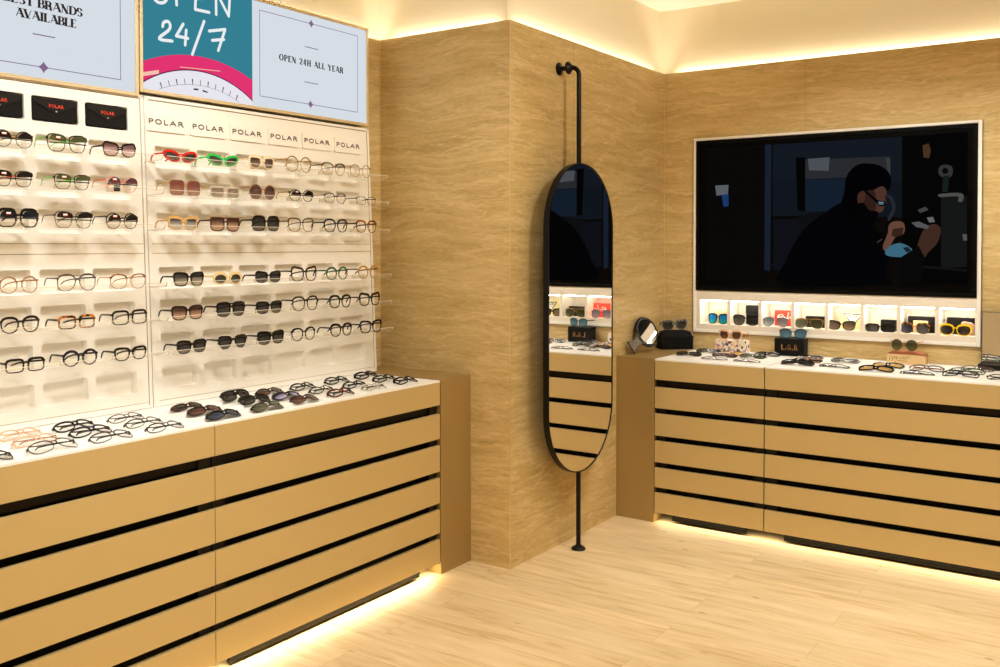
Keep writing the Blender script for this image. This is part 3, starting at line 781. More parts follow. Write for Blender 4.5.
bl = thing('corner_block', 'tall gold end block between the left counter and the stone column', 'end panel', (XF, -.237, 0))
bl_o = Vector(bl.location)
def MBW(root):
    m = MB(); m.M = Matrix.Translation(-Vector(root.location)); return m
MBW(bl).box(XL, XF, -.2445, -.0, 0, .9465).build('body', M_champ2, bl, bevel=.001)
bl2 = thing('corner_block', 'gold end block carrying the hand mirror, left of the back counter', 'end panel', (0, YR, 0))
MBW(bl2).box(0, .2425, YR, YB, 0, .9465).build('body', M_champ2, bl2, bevel=.001)

# LED strips under the counters shining on the floor
UND = UNDP
for nm, loc, L, rz in (('left', (XF-.028, -1.62, .0555), 2.7, PI/2), ('back', (1.26, YR+.028, .0555), 2.0, 0)):
    area('under_counter_led_'+nm, loc, L, .012, (UND if nm == 'left' else UND*.5)*L, (1, .84, .52), (0, 0, rz))

# ================================================================== WALL RACKS
LEAN = -math.atan(.0425)
KX = .0425
NZ = [(1.916,2.006),(1.778,1.868),(1.643,1.733),(1.421,1.511),(1.288,1.378),(1.150,1.240),(1.012,1.100)]
SHZ = {1:1.935,2:1.80,3:1.66,4:1.432,5:1.296,6:1.160}
def rack(label, y0, y1, cols, cw, plates, cases):
    z0, z1 = .947, 2.203
    root = thing('display_rack', label, 'display rack', (-.72, y0, z0), (0, LEAN, 0), 'white wall racks on the left wall')
    W = y1-y0; H = (z1-z0)/math.cos(LEAN)
    mp = lambda u, v, w: (-w, u, v)
    holes = [(c, c+cw, a-z0, b-z0, .010) for c in cols for a, b in NZ]
    if cases: holes += [(c-.010, c+cw-.004, 2.053-z0, 2.146-z0, .008) for c in cols]
    m = MB(); holes_plate(m, 0, W, 0, H, holes, .026, mp)
    m.box(-.045, -.027, 0, W, 0, H)
    for a, b in ((0, .0005), (W-.0005, W)): m.box(-.045, 0, a, b, 0, H)
    m.box(-.045, 0, 0, W, H-.0005, H).box(-.045, 0, 0, W, 0, .0005)
    m.build('back_panel', M_white, root)
    e = MB()
    e.box(0, .003, W-.013, W, 0, H).box(0, .003, 0, .013, 0, H).box(0, .003, 0, W, H-.013, H)
    e.build('edge_rim', M_white, root, bevel=.0008)
    jl = MB()
    jl.box(0, .0006, .02, W-.02, H-.0165, H-.013).box(0, .0006, W-.0155, W-.0135, .012, H-.013)
    for z in (1.604, 1.566): jl.box(0, .0006, .018, W-.018, z-z0, z-z0+.0018)
    jl.box(0, .0006, .03, W-.02, .022, .0232)
    jl.build('joint_line', M_dark_line, root)
    for row, z in SHZ.items():
        zz = z - z0
        prof = [(0, zz-.003), (.104, zz-.003), (.116, zz-.001), (.1225, zz+.005), (.1245, zz+.014), (.1215, zz+.014), (.119, zz+.006), (.113, zz+.0015), (.104, zz), (0, zz)]
        s = MB(); s.prism(prof, .012, W-.004, mp=lambda x, z, y: (x, y, z))
        sh = s.build('acrylic_shelf', M_acryl, root)
        en = MB(); en.prism(prof, W-.004, W-.001, mp=lambda x, z, y: (x, y, z))
        en.prism([(.1215, zz+.0135), (.1245, zz+.0135), (.1245, zz+.0155), (.1215, zz+.0155)], .012, W-.001, mp=lambda x, z, y: (x, y, z))
        en.build('shelf_edge', M_acryl_edge, sh)
        nb = MB()
        for c in cols:
            nb.rbox(.060, .066, c+.03, c+cw-.05, zz+.0002, zz+.018, .003, 'x')
        nb.build('frame_rest', M_acryl_edge, sh)
    if plates:
        for i, (ya, yb) in enumerate(POLAR_TXT):
            c = cols[i]
            p = MB(); p.rbox(.0002, .0072, ya-y0-.010, yb-y0+.014, 2.064-z0, 2.140-z0, .008, 'x')
            pl = p.build('brand_plate', M_white, root, bevel=.0006)
            t = MB(); lettering(t, 'POLAR', ya-y0, 2.094-z0, yb-y0, 2.094-z0, .018, .0050, .0050, lambda u, v, w: (.0078+w, u, v), sans=True, sp=.26)
            t.build('lettering', mat('plate_ink', rgb(84,62,48), .5), pl)
    return root
rack('right wall rack with a lettered plate above each column, under the teal sign', -1.508, -.170, [-1.464+1.508+.2072*i for i in range(6)], .175, True, False)
rkL0 = -2.852
rack('left wall rack with black pouches in its top row', rkL0, -1.513, [-1.757-.2105*i-rkL0 for i in range(6)], .178, False, True)

# black folding pouches in the top niches of the left rack
for i, lab in enumerate(['black folding pouch in the left rack, nearest the teal sign', 'black folding pouch in the left rack, middle of the visible three', 'black folding pouch in the left rack, cut by the left picture edge']):
    y = -1.767-.2105*i; z = 2.0555
    r = thing('glasses_pouch', lab, 'glasses case', (-.7845, y+.089, z), (0, LEAN, 0), 'black pouches on the top row of the left rack')
    w, h = .0865, .083
    MB().rbox(-.002, .024, -w, w, 0, h, .006, 'x').build('body', mat('black_leather', rgb(11,9,8), .6, 0, .2), r, bevel=.002)
    f = MB(); pts = [(-w+.002, h-.002), (w-.002, h-.002), (w-.002, h-.018), (.012, h*.38), (0, h*.34), (-.012, h*.38), (-w+.002, h-.018)]
    f.prism(pts, .0245, .0275, mp=lambda a, b, c: (c, a, b)); f.build('flap', mat('black_leather_flap', rgb(17,14,12), .55, 0, .25), r, bevel=.0008)
    t = MB(); lettering(t, 'POLAR', -.028, h*.60, .028, h*.60, .0105, .0030, .0030, lambda u, v, q: (.0280+q, u, v), sans=True, sp=.2)
    t.build('lettering', mat('pouch_orange', rgb(232,70,44), .5), r)
    MB().lathe([(.0032,.0275),(.0032,.0295),(.002,.030)], 12, (0,0,0), 'x').build('snap_button', mat('snap_silver', rgb(210,205,198), .3, .8), r, loc=(0, 0, h*.43))

# ================================================================== LIGHTED SIGNS
XS = -.768
LV = lambda y, z: z - .0255*(y+.85)
def sign_root(name, label, y0, y1, z0, z1):
    r = thing(name, label, 'sign', (XS-.05, y0, z0), (0,0,0), 'lighted signs above the racks')
    fw = .014
    m = MBW(r)
    m.box(XS-.07, XS+.006, y0, y0+fw, z0, z1).box(XS-.07, XS+.006, y1-fw, y1, z0, z1)
    m.box(XS-.07, XS+.006, y0+fw, y1-fw, z0, z0+fw).box(XS-.07, XS+.006, y0+fw, y1-fw, z1-fw, z1)
    m.build('frame', M_signframe, r, bevel=.0015)
    MBW(r).box(XS-.068, XS-.0005, y0+fw+.0005, y1-fw-.0005, z0+fw+.0005, z1-fw-.0005).build('back_box', M_white, r)
    return r
E_face = emit('sign_face_light', rgb(214,221,229), 1.)
E_purple = emit('sign_purple_print', rgb(132,104,142), 1.)
E_ink = emit('sign_black_print', rgb(44,40,46), 1.)
E_ink2 = emit('sign_brown_print', rgb(52,44,40), 1.)
SP = lambda h0: (lambda u, v, w: (XS+h0+w, u, v))
def star(mb, y, z, r, mp):
    pts = []
    for k in range(32):
        a = 2*PI*k/32; ca, sa = math.cos(a), math.sin(a)
        pts.append(mp(y+r*math.copysign(abs(ca)**2.6, ca), z+r*math.copysign(abs(sa)**2.6, sa), 0))
    mb.add(pts, [tuple(range(32))])
# sign 2
s2 = sign_root('lighted_sign', 'wide framed sign with teal handwritten opening hours beside a pale blue panel', -1.530, -.178, 2.215, 2.720)
IY0, IY1, IZ0, IZ1 = -1.5155, -.1925, 2.2295, 2.7055
SPL = -.9475
f = MBW(s2); f.box(XS-.0004, XS+.0004, SPL, IY1, IZ0, IZ1); f.build('pale_face', E_face, s2)
f = MBW(s2); f.box(XS-.0004, XS+.0004, IY0, SPL-.0005, IZ0, IZ1); f.build('teal_face', emit('sign_teal', rgb(52,128,146), 1.), s2)
f = MBW(s2); mp = SP(.0010)
def clipcircle(c, r, n=60):
    """part of the disc inside the teal picture"""
    pts = [(IY0, IZ0), (SPL-.0005, IZ0)]; up = []
    for k in range(n+1):
        y = SPL-.0005 + (IY0-SPL+.0005)*k/n
        q = r*r-(y-c[0])**2
        z = c[1]+math.sqrt(q) if q > 0 else IZ0
        up.append((y, max(IZ0, z)))
    return pts+up
PC, DC, TCc = SIGN['pink_circle'], SIGN['dial_circle'], SIGN['tick_circle']
f.add([mp(a,b,0) for a,b in clipcircle((PC[0], LV(PC[0],PC[1])), PC[2])], [tuple(range(63))]); f.build('pink_arc', emit('sign_pink', rgb(226,52,112), 1.), s2)
f = MBW(s2); mp = SP(.0013)
f.add([mp(-1.5150,LV(-1.515,2.278),0), mp(-1.44,LV(-1.44,2.300),0), mp(-1.44,LV(-1.44,2.285),0), mp(-1.5150,LV(-1.515,2.262),0)], [(0,1,2,3)])
pen(f, [(a, LV(a,b)) for a, b in SIGN['pinkline']], .003, mp)
f.build('peach_stripe', emit('sign_peach', rgb(244,196,176), 1.), s2)
f = MBW(s2); mp = SP(.0016)
dz = LV(DC[0], DC[1])
f.add([mp(a,b,0) for a,b in clipcircle((DC[0],dz), DC[2]+.006)], [tuple(range(63))]); f.build('dial_rim', emit('sign_dark_plum', rgb(92,40,72), 1.), s2)
f = MBW(s2); mp = SP(.0019)
f.add([mp(a,b,0) for a,b in clipcircle((DC[0],dz), DC[2]+.001)], [tuple(range(63))]); f.build('dial_face', emit('sign_dial_white', rgb(232,230,238), 1.), s2)
f = MBW(s2); mp = SP(.0022)
tz = LV(TCc[0], TCc[1])
tk = [(TCc[0]+TCc[2]*math.cos(math.radians(a)), tz+TCc[2]*math.sin(math.radians(a))) for a in range(62, 119, 2)]
tk = [p for p in tk if p[1] > IZ0+.002]
pen(f, tk, .0012, mp)
for k in range(-6, 7):
    a = math.radians(90+k*4.4)
    p = (TCc[0]+TCc[2]*math.cos(a), tz+TCc[2]*math.sin(a)); q = (TCc[0]+(TCc[2]+.024)*math.cos(a), tz+(TCc[2]+.024)*math.sin(a))
    if p[1] > IZ0+.004: ribbon(f, [p, q], [.003, .006 if k % 2 else .003], mp)
ribbon(f, [(TCc[0]-.035, tz+TCc[2]-.020), (TCc[0]-.010, tz+TCc[2]-.018)], [.007, .007], mp)
ribbon(f, [(TCc[0]+.012, tz+TCc[2]-.020), (TCc[0]+.038, tz+TCc[2]-.024)], [.008, .005], mp)
f.build('dial_marks', E_ink, s2)
f = MBW(s2); mp = SP(.0016)
for st in SIGN['hand']:
    st = [(a, min(LV(a,b), IZ1-.006)) for a, b in st]
    pen(f, st, .0130, mp, smooth=len(st) > 4)
f.build('handwriting', emit('sign_chalk_white', rgb(236,238,240), 1.), s2)
f = MBW(s2); mp = SP(.0010)
FRM = [(-.905, 2.668), (-.2575, 2.668), (-.2575, 2.279), (-.905, 2.279)]
for i in range(4): pen(f, [FRM[i], FRM[(i+1)%4]], .0030, mp)
star(f, -.582, 2.668, .020, SP(.0014)); star(f, -.588, 2.279, .020, SP(.0014))
for (a, b) in SIGN['dash'][:2]: pen(f, [(a[0], LV(*a)), (b[0], LV(*a))], .0040, mp)
f.build('purple_border', E_purple, s2)
f = MBW(s2)
lettering(f, 'OPEN 24H ALL YEAR', -.786, 2.462, -.362, 2.462, .027, .0080, .0030, SP(.0010), sp=.24, serif=.005)
f.build('lettering', E_ink, s2)
# sign 1
s1 = sign_root('lighted_sign', 'pale blue framed sign about brands at the left picture edge', -2.886, -1.536, 2.195, 2.700)
f = MBW(s1); f.box(XS-.0004, XS+.0004, -2.8715, -1.5505, 2.2095, 2.6855); f.build('pale_face', E_face, s1)
f = MBW(s1); mp = SP(.0010)
F1 = [(-2.81, 2.250), (-1.615, 2.250), (-1.615, 2.640), (-2.81, 2.640)]
for i in range(4): pen(f, [F1[i], F1[(i+1)%4]], .0030, mp)
star(f, -1.931, 2.250, .022, SP(.0014))
pen(f, [(-1.970, 2.366), (-1.886, 2.366)], .0042, mp)
f.build('purple_border', E_purple, s1)
f = MBW(s1)
BR = SIGN['txt_brands']; AV = SIGN['txt_avail']; BE = SIGN['txt_best']
lettering(f, 'BRANDS', BR[0][0], 2.465, BR[1][0], 2.465, .030, .0098, .0026, SP(.0010), serif=.008)
lettering(f, 'BEST', BR[0][0]-.128, 2.465, BR[0][0]-.018, 2.465, .030, .0098, .0026, SP(.0010), serif=.008)
lettering(f, 'AVAILABLE', AV[0][0], 2.418, AV[1][0], 2.418, .030, .0098, .0026, SP(.0010), serif=.008)
f.build('lettering', E_ink2, s1)

# ================================================================== STANDING MIRROR
MX, MY, RR = .140, .475, .342
mz0, mz1 = .4105, 2.0265
mr = thing('standing_mirror', 'tall pill-shaped mirror on a black pole between floor and wall, beside the column', 'mirror', (.122, MY-.012, 0))
def pill(r, z0, z1, n=28):
    pts = []
    for k in range(n+1): a = PI*k/n; pts.append((MY+r*math.cos(a), z1-r_+r*math.sin(a)))
    for k in range(n+1): a = PI+PI*k/n; pts.append((MY+r*math.cos(a), z0+r_+r*math.sin(a)))
    return pts
r_ = RR
xm = lambda a, b, c: (c, a, b)
m = MBW(mr); m.ring(pill(RR-.006, mz0, mz1), pill(RR, mz0, mz1), MX-.032, MX, mp=xm); m.build('rim', M_blackmetal, mr, smooth=True)
m = MBW(mr); m.prism(pill(RR-.0065, mz0, mz1), MX-.030, MX-.004, mp=xm); m.build('backing', M_blackmetal, mr)
m = MBW(mr); m.add([xm(a, b, MX-.003) for a, b in pill(RR-.0062, mz0, mz1)], [tuple(range(58))]); m.build('mirror_glass', M_mirror, mr)
PX, PY = .122, MY-.010
ZT = 2.53
m = MBW(mr)
bend = [(PX-.045+.045*math.sin(a), PY, ZT-.045+.045*math.cos(a)) for a in [PI/2*k/8 for k in range(9)]]
m.tube([(.004, PY, ZT)]+bend+[(PX, PY, mz1-.02)], .0125, 14); m.build('upper_pole', M_blackmetal, mr, smooth=True)
m = MBW(mr); m.tube([(PX, PY, .004), (PX, PY, mz0+.03)], .0125, 14); m.build('lower_pole', M_blackmetal, mr, smooth=True)
m = MBW(mr); m.lathe([(.038,0),(.038,.006),(.030,.014),(.016,.020),(.013,.026)], 28, (PX, PY, 0)); m.build('floor_flange', M_blackmetal, mr, smooth=True)
m = MBW(mr); m.lathe([(.034,.0005),(.034,.006),(.016,.011),(.013,.014)], 28, (0, PY, ZT), 'x'); m.build('wall_flange', M_blackmetal, mr, smooth=True)
m = MBW(mr); m.lathe([(.014,.050),(.034,.056),(.034,.062),(.022,.072),(.015,.080)], 28, (0, PY, ZT), 'x'); m.build('collar', M_blackmetal, mr, smooth=True)

# ================================================================== MEDIA PANEL + TELEVISION
mpn = thing('media_panel', 'white framed wall panel with a row of eight lit niches under the television', 'wall panel', (TX0, YB, TZ0))
YP = YB-.020
fw = .022
m = MBW(mpn)
NX = [(.254+.1982*i, .254+.1982*i+.178) for i in range(8)]
NZ0, NZ1 = 1.105, 1.2545
nd = .135
mpf = lambda u, v, w: (u, YP+.004+w, v)
TVX0, TVX1, TVZ0, TVZ1 = .228, 1.826, 1.316, 2.253
holes_plate(m, TX0+.012, TX1-.012, TZ0+.012, TVZ0-.004, [(a, b, NZ0, NZ1, .0015) for a, b in NX], nd, mpf)
m.box(TX0+.012, TX1-.012, YP+.012, YP+.016, TVZ0-.004, TZ1-.012)
m.build('niche_board', mat('niche_white', rgb(236,226,210), .5), mpn)
m = MBW(mpn)
for w_, y_ in ((.014, YP), (.020, YP+.003)):
    m.box(TX0, TX0+w_, y_, YB+.01, TZ0, TZ1).box(TX1-w_, TX1, y_, YB+.01, TZ0, TZ1).box(TX0+w_, TX1-w_, y_, YB+.01, TZ0, TZ0+w_).box(TX0+w_, TX1-w_, y_, YB+.01, TZ1-w_, TZ1)
m.build('frame', M_white, mpn, bevel=.001)
E_niche = emit('niche_led', (1, .93, .80, 1), NICHE)
for a, b in NX:
    mid = (a+b)/2; q = .081
    m = MBW(mpn); m.box(mid-q, mid+q, YP+.022, YP+.034, NZ1-.0052, NZ1-.0018); m.build('niche_light', E_niche, mpn)
tv = thing('television', 'wide black flat television showing a bearded man at a workbench', 'television', ((TVX0+TVX1)/2, YP, TVZ0))
m = MBW(tv)
bz = .020
yf = YP-.004
m.box(TVX0, TVX0+bz, yf, YP+.011, TVZ0, TVZ1).box(TVX1-bz, TVX1, yf, YP+.011, TVZ0, TVZ1)
m.box(TVX0+bz, TVX1-bz, yf, YP+.011, TVZ0, TVZ0+bz).box(TVX0+bz, TVX1-bz, yf, YP+.011, TVZ1-bz, TVZ1)
m.build('bezel', M_tvbez, tv, bevel=.001)
ys = YP+.001
m = MBW(tv); m.box(TVX0+bz, TVX1-bz, ys, YP+.011, TVZ0+bz, TVZ1-bz)
m.build('screen', mat('tv_screen', rgb(4,4,5), .3, 0, .06), tv)
m = MBW(tv); mats = []
for i, (c, pts) in enumerate(TVP):
    mm = emit('screen_picture_%d' % i, rgb(*[q*.88 for q in c]), 1.); mats.append(mm)
    dd = ys-.0006-.00012*i
    if len(pts) > 5:
        n_ = len(pts); q_ = smooth_path(pts[-2:]+pts+pts[:3], 5); pts = q_[10:10+5*n_]
    m.add([(x, dd, z) for x, z in pts], [tuple(range(len(pts)))], i)
m.build('screen_picture', mats, tv)
# ================================================================== EYEWEAR ON THE WALL RACKS
# (shape, ratio, rim, frame, lens, temple, description, extras)
RACK = {
('R',1): [('wing',.50,.0046,'red','black',None,'red cat-eye sunglasses with black lenses',dict(thick=.006)),
          ('wing',.50,.0046,'green','black',None,'bright green cat-eye sunglasses',dict(thick=.006)),
          ('softsq',.86,.0042,'cream','brown',None,'cream framed sunglasses with brown lenses',{}),
          ('round',1.0,.0018,'gold','clear',None,'thin round gold eyeglasses',{}),
          ('panto',.80,.0015,'gold','clear','black','thin metal eyeglasses with a dark brow line',dict(brow='black')),
          ('round',.94,.0016,'gold','clear','clearfr','thin round pale metal eyeglasses',{})],
('R',2): [('square',.92,.0014,'rose','redbrown','gold','square rimless sunglasses with red-brown lenses',{}),
          ('rect',.62,.0020,'clearfr','mirror','sand','silver mirrored mask sunglasses',dict(topbar=.006)),
          ('round',.98,.0016,'rose','brown','rose','round rose sunglasses with brown lenses',{}),
          ('round',.80,.0016,'black','clear','gold','metal eyeglasses with black flipped-up sun lenses',dict(clip='black')),
          ('panto',.74,.0014,'silver','clear','silver','very thin dark metal eyeglasses',dict(brow='silver')),
          ('rect',.60,.0014,'silver','clear','black','thin low metal eyeglasses with black temple tips',{})],
('R',3): [('wayf',.84,.0040,'sand','bluegrad','sand','honey coloured sunglasses with blue-grey gradient lenses',{}),
          ('flat',.86,.0034,'brown','browngrad','dkbrown','brown flat-top sunglasses with gradient lenses',dict(topbar=.0055)),
          ('octa',.98,.0038,'black','black','dkbrown','large black angular sunglasses',{}),
          ('softsq',.86,.0018,'brown','clear','brown','thin dark brown eyeglasses',{}),
          ('panto',.84,.0026,'navy','clear','navy','navy blue eyeglasses',{}),
          ('panto',.86,.0028,'tort','clear','dkbrown','dark tortoiseshell eyeglasses',{})],
('R',4): [('wayf',.86,.0036,'black','blackgrad','black','black square sunglasses with grey gradient lenses',{}),
          ('oval',.66,.0042,'ivory','black','ivory','ivory narrow oval sunglasses with speckled lenses',dict(thick=.006)),
          ('cat',.74,.0034,'black','black','black','black cat-eye sunglasses with black lenses',{}),
          ('cat',.84,.0028,'dkbrown','clear','dkbrown','dark cat-eye eyeglasses',{}),
          ('round',.90,.0026,'dkgreen','clear','dkgreen','round dark green eyeglasses',{}),
          ('round',.90,.0026,'amber','clear','brown','round amber eyeglasses',{})],
('R',5): [('softsq',.86,.0036,'dkbrown','browngrad','black','dark brown square sunglasses with brown gradient lenses',{}),
          ('nav',.94,.0038,'black','black','black','big black double-bridge sunglasses',dict(topbar=.006)),
          ('softsq',.84,.0032,'black','black','black','black rounded-square sunglasses',{}),
          ('panto',.90,.0022,'black','clear','black','thin black rounded eyeglasses',{}),
          ('panto',.88,.0034,'black','clear','black','thick black rounded eyeglasses',{}),
          ('cat',.82,.0038,'black','clear','black','thick black upswept eyeglasses',{})],
('R',6): [('softsq',.84,.0036,'black','black','black','black square sunglasses with dark green lenses',{}),
          ('hex',.80,.0036,'black','black','black','black six-sided sunglasses',{}),
          ('wayf',.84,.0042,'black','black','black','heavy black square sunglasses with a thick brow',dict(topbar=.005)),
          ('panto',.86,.0024,'black','clear','clearfr','black and clear eyeglasses',dict(brow='black')),
          ('panto',.86,.0036,'black','clear','black','black keyhole eyeglasses with heavy temples',{}),
          ('wayf',.80,.0040,'black','clear','black','heavy black square eyeglasses',{})],
('L',1): [('round',.92,.0018,'silver','clear','gold','round metal eyeglasses with flipped-up grey sun lenses',dict(clip='black')),
          ('softsq',.92,.0018,'dkbrown','clear','lime','dark eyeglasses with green clip-on lenses, lime temples',dict(clip='olive')),
          ('cat',.84,.0026,'dkbrown','pinkgrad','dkbrown','dark cat-eye sunglasses with pink gradient lenses',{})],
('L',2): [('softsq',.92,.0016,'black','clear','coral','black eyeglasses with dark clip-on lenses, coral temples',dict(clip='black')),
          ('softsq',.92,.0016,'black','clear','lime','square eyeglasses with olive clip-on lenses, green temples',dict(clip='olive')),
          ('round',.98,.0016,'pink','clear','coral','round pink eyeglasses with flipped-up plum sun lenses',dict(clip='pinkgrad'))],
('L',3): [('octa',.92,.0032,'black','clear','black','large black geometric eyeglasses with navy half lenses',dict(clip='blue')),
          ('softsq',.94,.0016,'silver','clear','silver','grey metal square eyeglasses with flipped-up black sun lenses',dict(clip='black')),
          ('round',1.0,.0018,'silver','clear','dkbrown','round eyeglasses with black clip-on lenses',dict(clip='black'))],
('L',4): [('round',.96,.0018,'rose','clear','gold','round thin rose gold eyeglasses with black temple tip',{}),
          ('aviator',.90,.0018,'silver','clear','silver','thin metal double-bridge eyeglasses',dict(topbar=.0018)),
          ('panto',.82,.0014,'gold','clear','gold','gold eyeglasses with tortoiseshell brow corners',dict(brow='tort'))],
('L',5): [('panto',.88,.0026,'black','clear','black','black rounded eyeglasses',{}),
          ('rect',.66,.0028,'amtort','clear','black','amber tortoiseshell rectangular eyeglasses',{}),
          ('rect',.74,.0026,'black','clear','silver','black rectangular eyeglasses with thin temples',{})],
('L',6): [('rect',.68,.0026,'black','clear','black','black low rectangular eyeglasses',{}),
          ('round',.90,.0030,'navy','clear','black','blue-black rounded eyeglasses',{}),
          ('softsq',.74,.0028,'black','clear','black','black soft rectangular eyeglasses',{})],
}
ORD = ['', 'top', 'second', 'third', 'fourth', 'fifth', 'bottom']
PR = ['leftmost', 'second', 'third', 'fourth', 'fifth', 'rightmost']
PLn = ['leftmost', 'middle', 'rightmost']
for key, specs in RACK.items():
    rk, row = key
    for i, (shape, ratio, t, fr, ln, tm, desc, ex) in enumerate(specs):
        yc, W = RACK_Y[key][i]
        W = max(.138, min(.162, W*.985))
        z = SHZ[row]
        xf = -.72-(z-.945)*KX + .108
        pos = PR[i] if rk == 'R' else PLn[i]
        lab = f"{desc}, {pos} on {ORD[row]} shelf of {'right' if rk == 'R' else 'left'} rack"
        t = t*(1.18 if ln != 'clear' or t < .002 else 1.35)+.0003
        if ln != 'clear' and ratio > .7 and shape in ('wayf', 'softsq', 'cat', 'hex', 'octa', 'nav', 'flat'): ratio *= .9
        eyewear(lab, shape, W, ratio, t, fr, ln, tm, 'rack', (xf, yc, z+.0006), (0, 0, PI/2),
                f"eyewear on the {ORD[row]} shelf of the {'right' if rk == 'R' else 'left'} rack", **ex)
# hanging tag on the pink pair
bt = thing('price_tag', 'small black tag hanging from the pink round eyeglasses on the left rack', 'tag', (-.637, -1.722, 1.8035))
MBW(bt).box(-.638, -.636, -1.735, -1.709, 1.803, 1.825).build('card', C_frames['black'], bt)
MBW(bt).tube([(-.637, -1.722, 1.824), (-.640, -1.720, 1.834)], .0006, 6).build('string', C_frames['black'], bt)

# ================================================================== EYEWEAR LYING IN THE COUNTER TRAYS
def lying(label, x, y, rz, W, shape, ratio, t, fr, ln, tm=None, tilt=69, surf=.9452, group=None, pose='fold', **ex):
    ex.setdefault('wraps', 2.8 if surf < .943 else 1.5); t = t*1.2+.0004
    if ln not in ('clear',): ratio *= .92
    sh = .030 if surf < .943 else .0
    r = eyewear(label, shape, W*1.03, ratio, t, fr, ln, tm, pose, (x+sh, y+sh*.5, 0), (math.radians(-tilt), 0, rz), group, **ex)
    rest(r, surf)
    return r
GA = 'clear eyeglasses in the left counter tray'; GB = 'eyewear in the tray of the long left counter'
LC = PI/2
def jig(): return random.uniform(-.05, .05)
for lab, x, y, W, shape, ratio, t, fr, ln, tm in [
 ('thin peach eyeglasses in the back row of the left tray, at the picture edge', -.575,-2.14,.150,'round',.84,.0018,'peach','clear','peach'),
 ('thin rose eyeglasses in the middle row of the left tray, at the picture edge', -.432,-2.164,.150,'round',.84,.0016,'peach','clear','rose'),
 ('thin dark metal eyeglasses in the front row of the left tray, with black tips', -.295,-2.183,.160,'panto',.86,.0016,'silver','clear','black'),
 ('black rimmed eyeglasses cut off by the left picture edge, front row of the tray', -.300,-2.395,.150,'panto',.80,.0022,'black','clear','black'),
 ('bold black eyeglasses in the back row of the left tray', -.555,-1.952,.150,'panto',.84,.0030,'black','clear','black'),
 ('navy rimmed eyeglasses in the middle row of the left tray', -.422,-1.974,.150,'panto',.80,.0026,'navy','clear','black'),
 ('thin eyeglasses with dark tips, front row of the left tray beside the metal pair', -.288,-1.985,.150,'panto',.80,.0018,'silver','clear','black'),
 ('fine wire eyeglasses in the back row of the left tray, next to the counter joint', -.558,-1.746,.142,'panto',.80,.0016,'silver','clear','black'),
 ('fine wire eyeglasses in the middle row of the left tray, next to the counter joint', -.418,-1.768,.146,'round',.80,.0016,'silver','clear','black'),
 ('fine wire eyeglasses in the front row of the left tray, next to the counter joint', -.285,-1.775,.146,'round',.80,.0018,'silver','clear','black')]:
    lying(lab, x-.015, y, LC+jig()*.6, W, shape, ratio, t, fr, ln, tm, group=GA, surf=.9415)
for lab, x, y, W, shape, ratio, t, fr, ln, tm, ex in [
 ('brown tortoiseshell sunglasses in the back row, first right of the counter joint', -.572,-1.466,.140,'softsq',.72,.0028,'brown','black','brown',{}),
 ('dark brown sunglasses in the middle row, first right of the counter joint', -.438,-1.483,.150,'softsq',.74,.0034,'dkbrown','brown','dkbrown',{}),
 ('dark blue sunglasses in the front row, first right of the counter joint', -.310,-1.499,.148,'softsq',.74,.0034,'black','blue','black',{}),
 ('green-lensed thin rimmed sunglasses in the front row, second from the counter joint', -.308,-1.282,.150,'aviator',.84,.0018,'dkbrown','green','dkbrown',{}),
 ('large round dark sunglasses in the back row of the long tray', -.596,-1.010,.142,'round',.86,.0026,'black','brown','black',{}),
 ('black sunglasses with pale purple reflections in the middle row', -.452,-1.046,.145,'softsq',.74,.0034,'black','purple','black',{}),
 ('dark brown rimless sunglasses in the front row, third from the counter joint', -.330,-1.059,.140,'softsq',.88,.0018,'dkbrown','brown','brown',{}),
 ('black eyeglasses in the back row, right of the large round sunglasses', -.580,-.822,.142,'panto',.84,.0028,'black','clear','black',{}),
 ('thin black eyeglasses in the middle row, right of the purple-tinted sunglasses', -.446,-.838,.142,'round',.82,.0020,'black','clear','black',{}),
 ('thick black eyeglasses in the back row, second from the gold end block', -.587,-.595,.145,'panto',.84,.0034,'black','clear','black',{}),
 ('red-brown tortoiseshell eyeglasses in the front row of the long tray', -.316,-.853,.145,'softsq',.78,.0034,'redtort','clear','black',{}),
 ('black eyeglasses in the middle row, second from the gold end block', -.430,-.643,.140,'panto',.80,.0028,'black','clear','black',{}),
 ('heavy black eyeglasses in the back row, nearest the gold end block', -.588,-.385,.150,'softsq',.80,.0044,'black','clear','black',{}),
 ('dark grey eyeglasses in the middle row, nearest the gold end block', -.446,-.416,.145,'softsq',.78,.0030,'black','clear','black',{}),
 ('translucent grey eyeglasses in the front row, second from the gold end block', -.316,-.640,.142,'round',.80,.0022,'clearfr','clear','silver',{}),
 ('black eyeglasses in the front row, nearest the gold end block', -.319,-.411,.142,'softsq',.84,.0036,'black','clear','black',{})]:
    lying(lab, x-.012, y, LC+jig()*.6, W, shape, ratio, t, fr, ln, tm, group=GB, surf=.9415, **ex)
# two larger sunglasses lying steeper than the rest
lying('big black sunglasses propped steeply at the back of the long tray', -.610, -1.200, LC-.05, .142, 'nav', .86, .0034, 'black', 'black', 'black', tilt=48, group=GB, surf=.9415)
lying('black sunglasses in the middle row of the tray, before the big propped pair', -.478, -1.215, LC-.15, .142, 'softsq', .80, .0034, 'black', 'black', 'black', tilt=56, group=GB, surf=.9415)

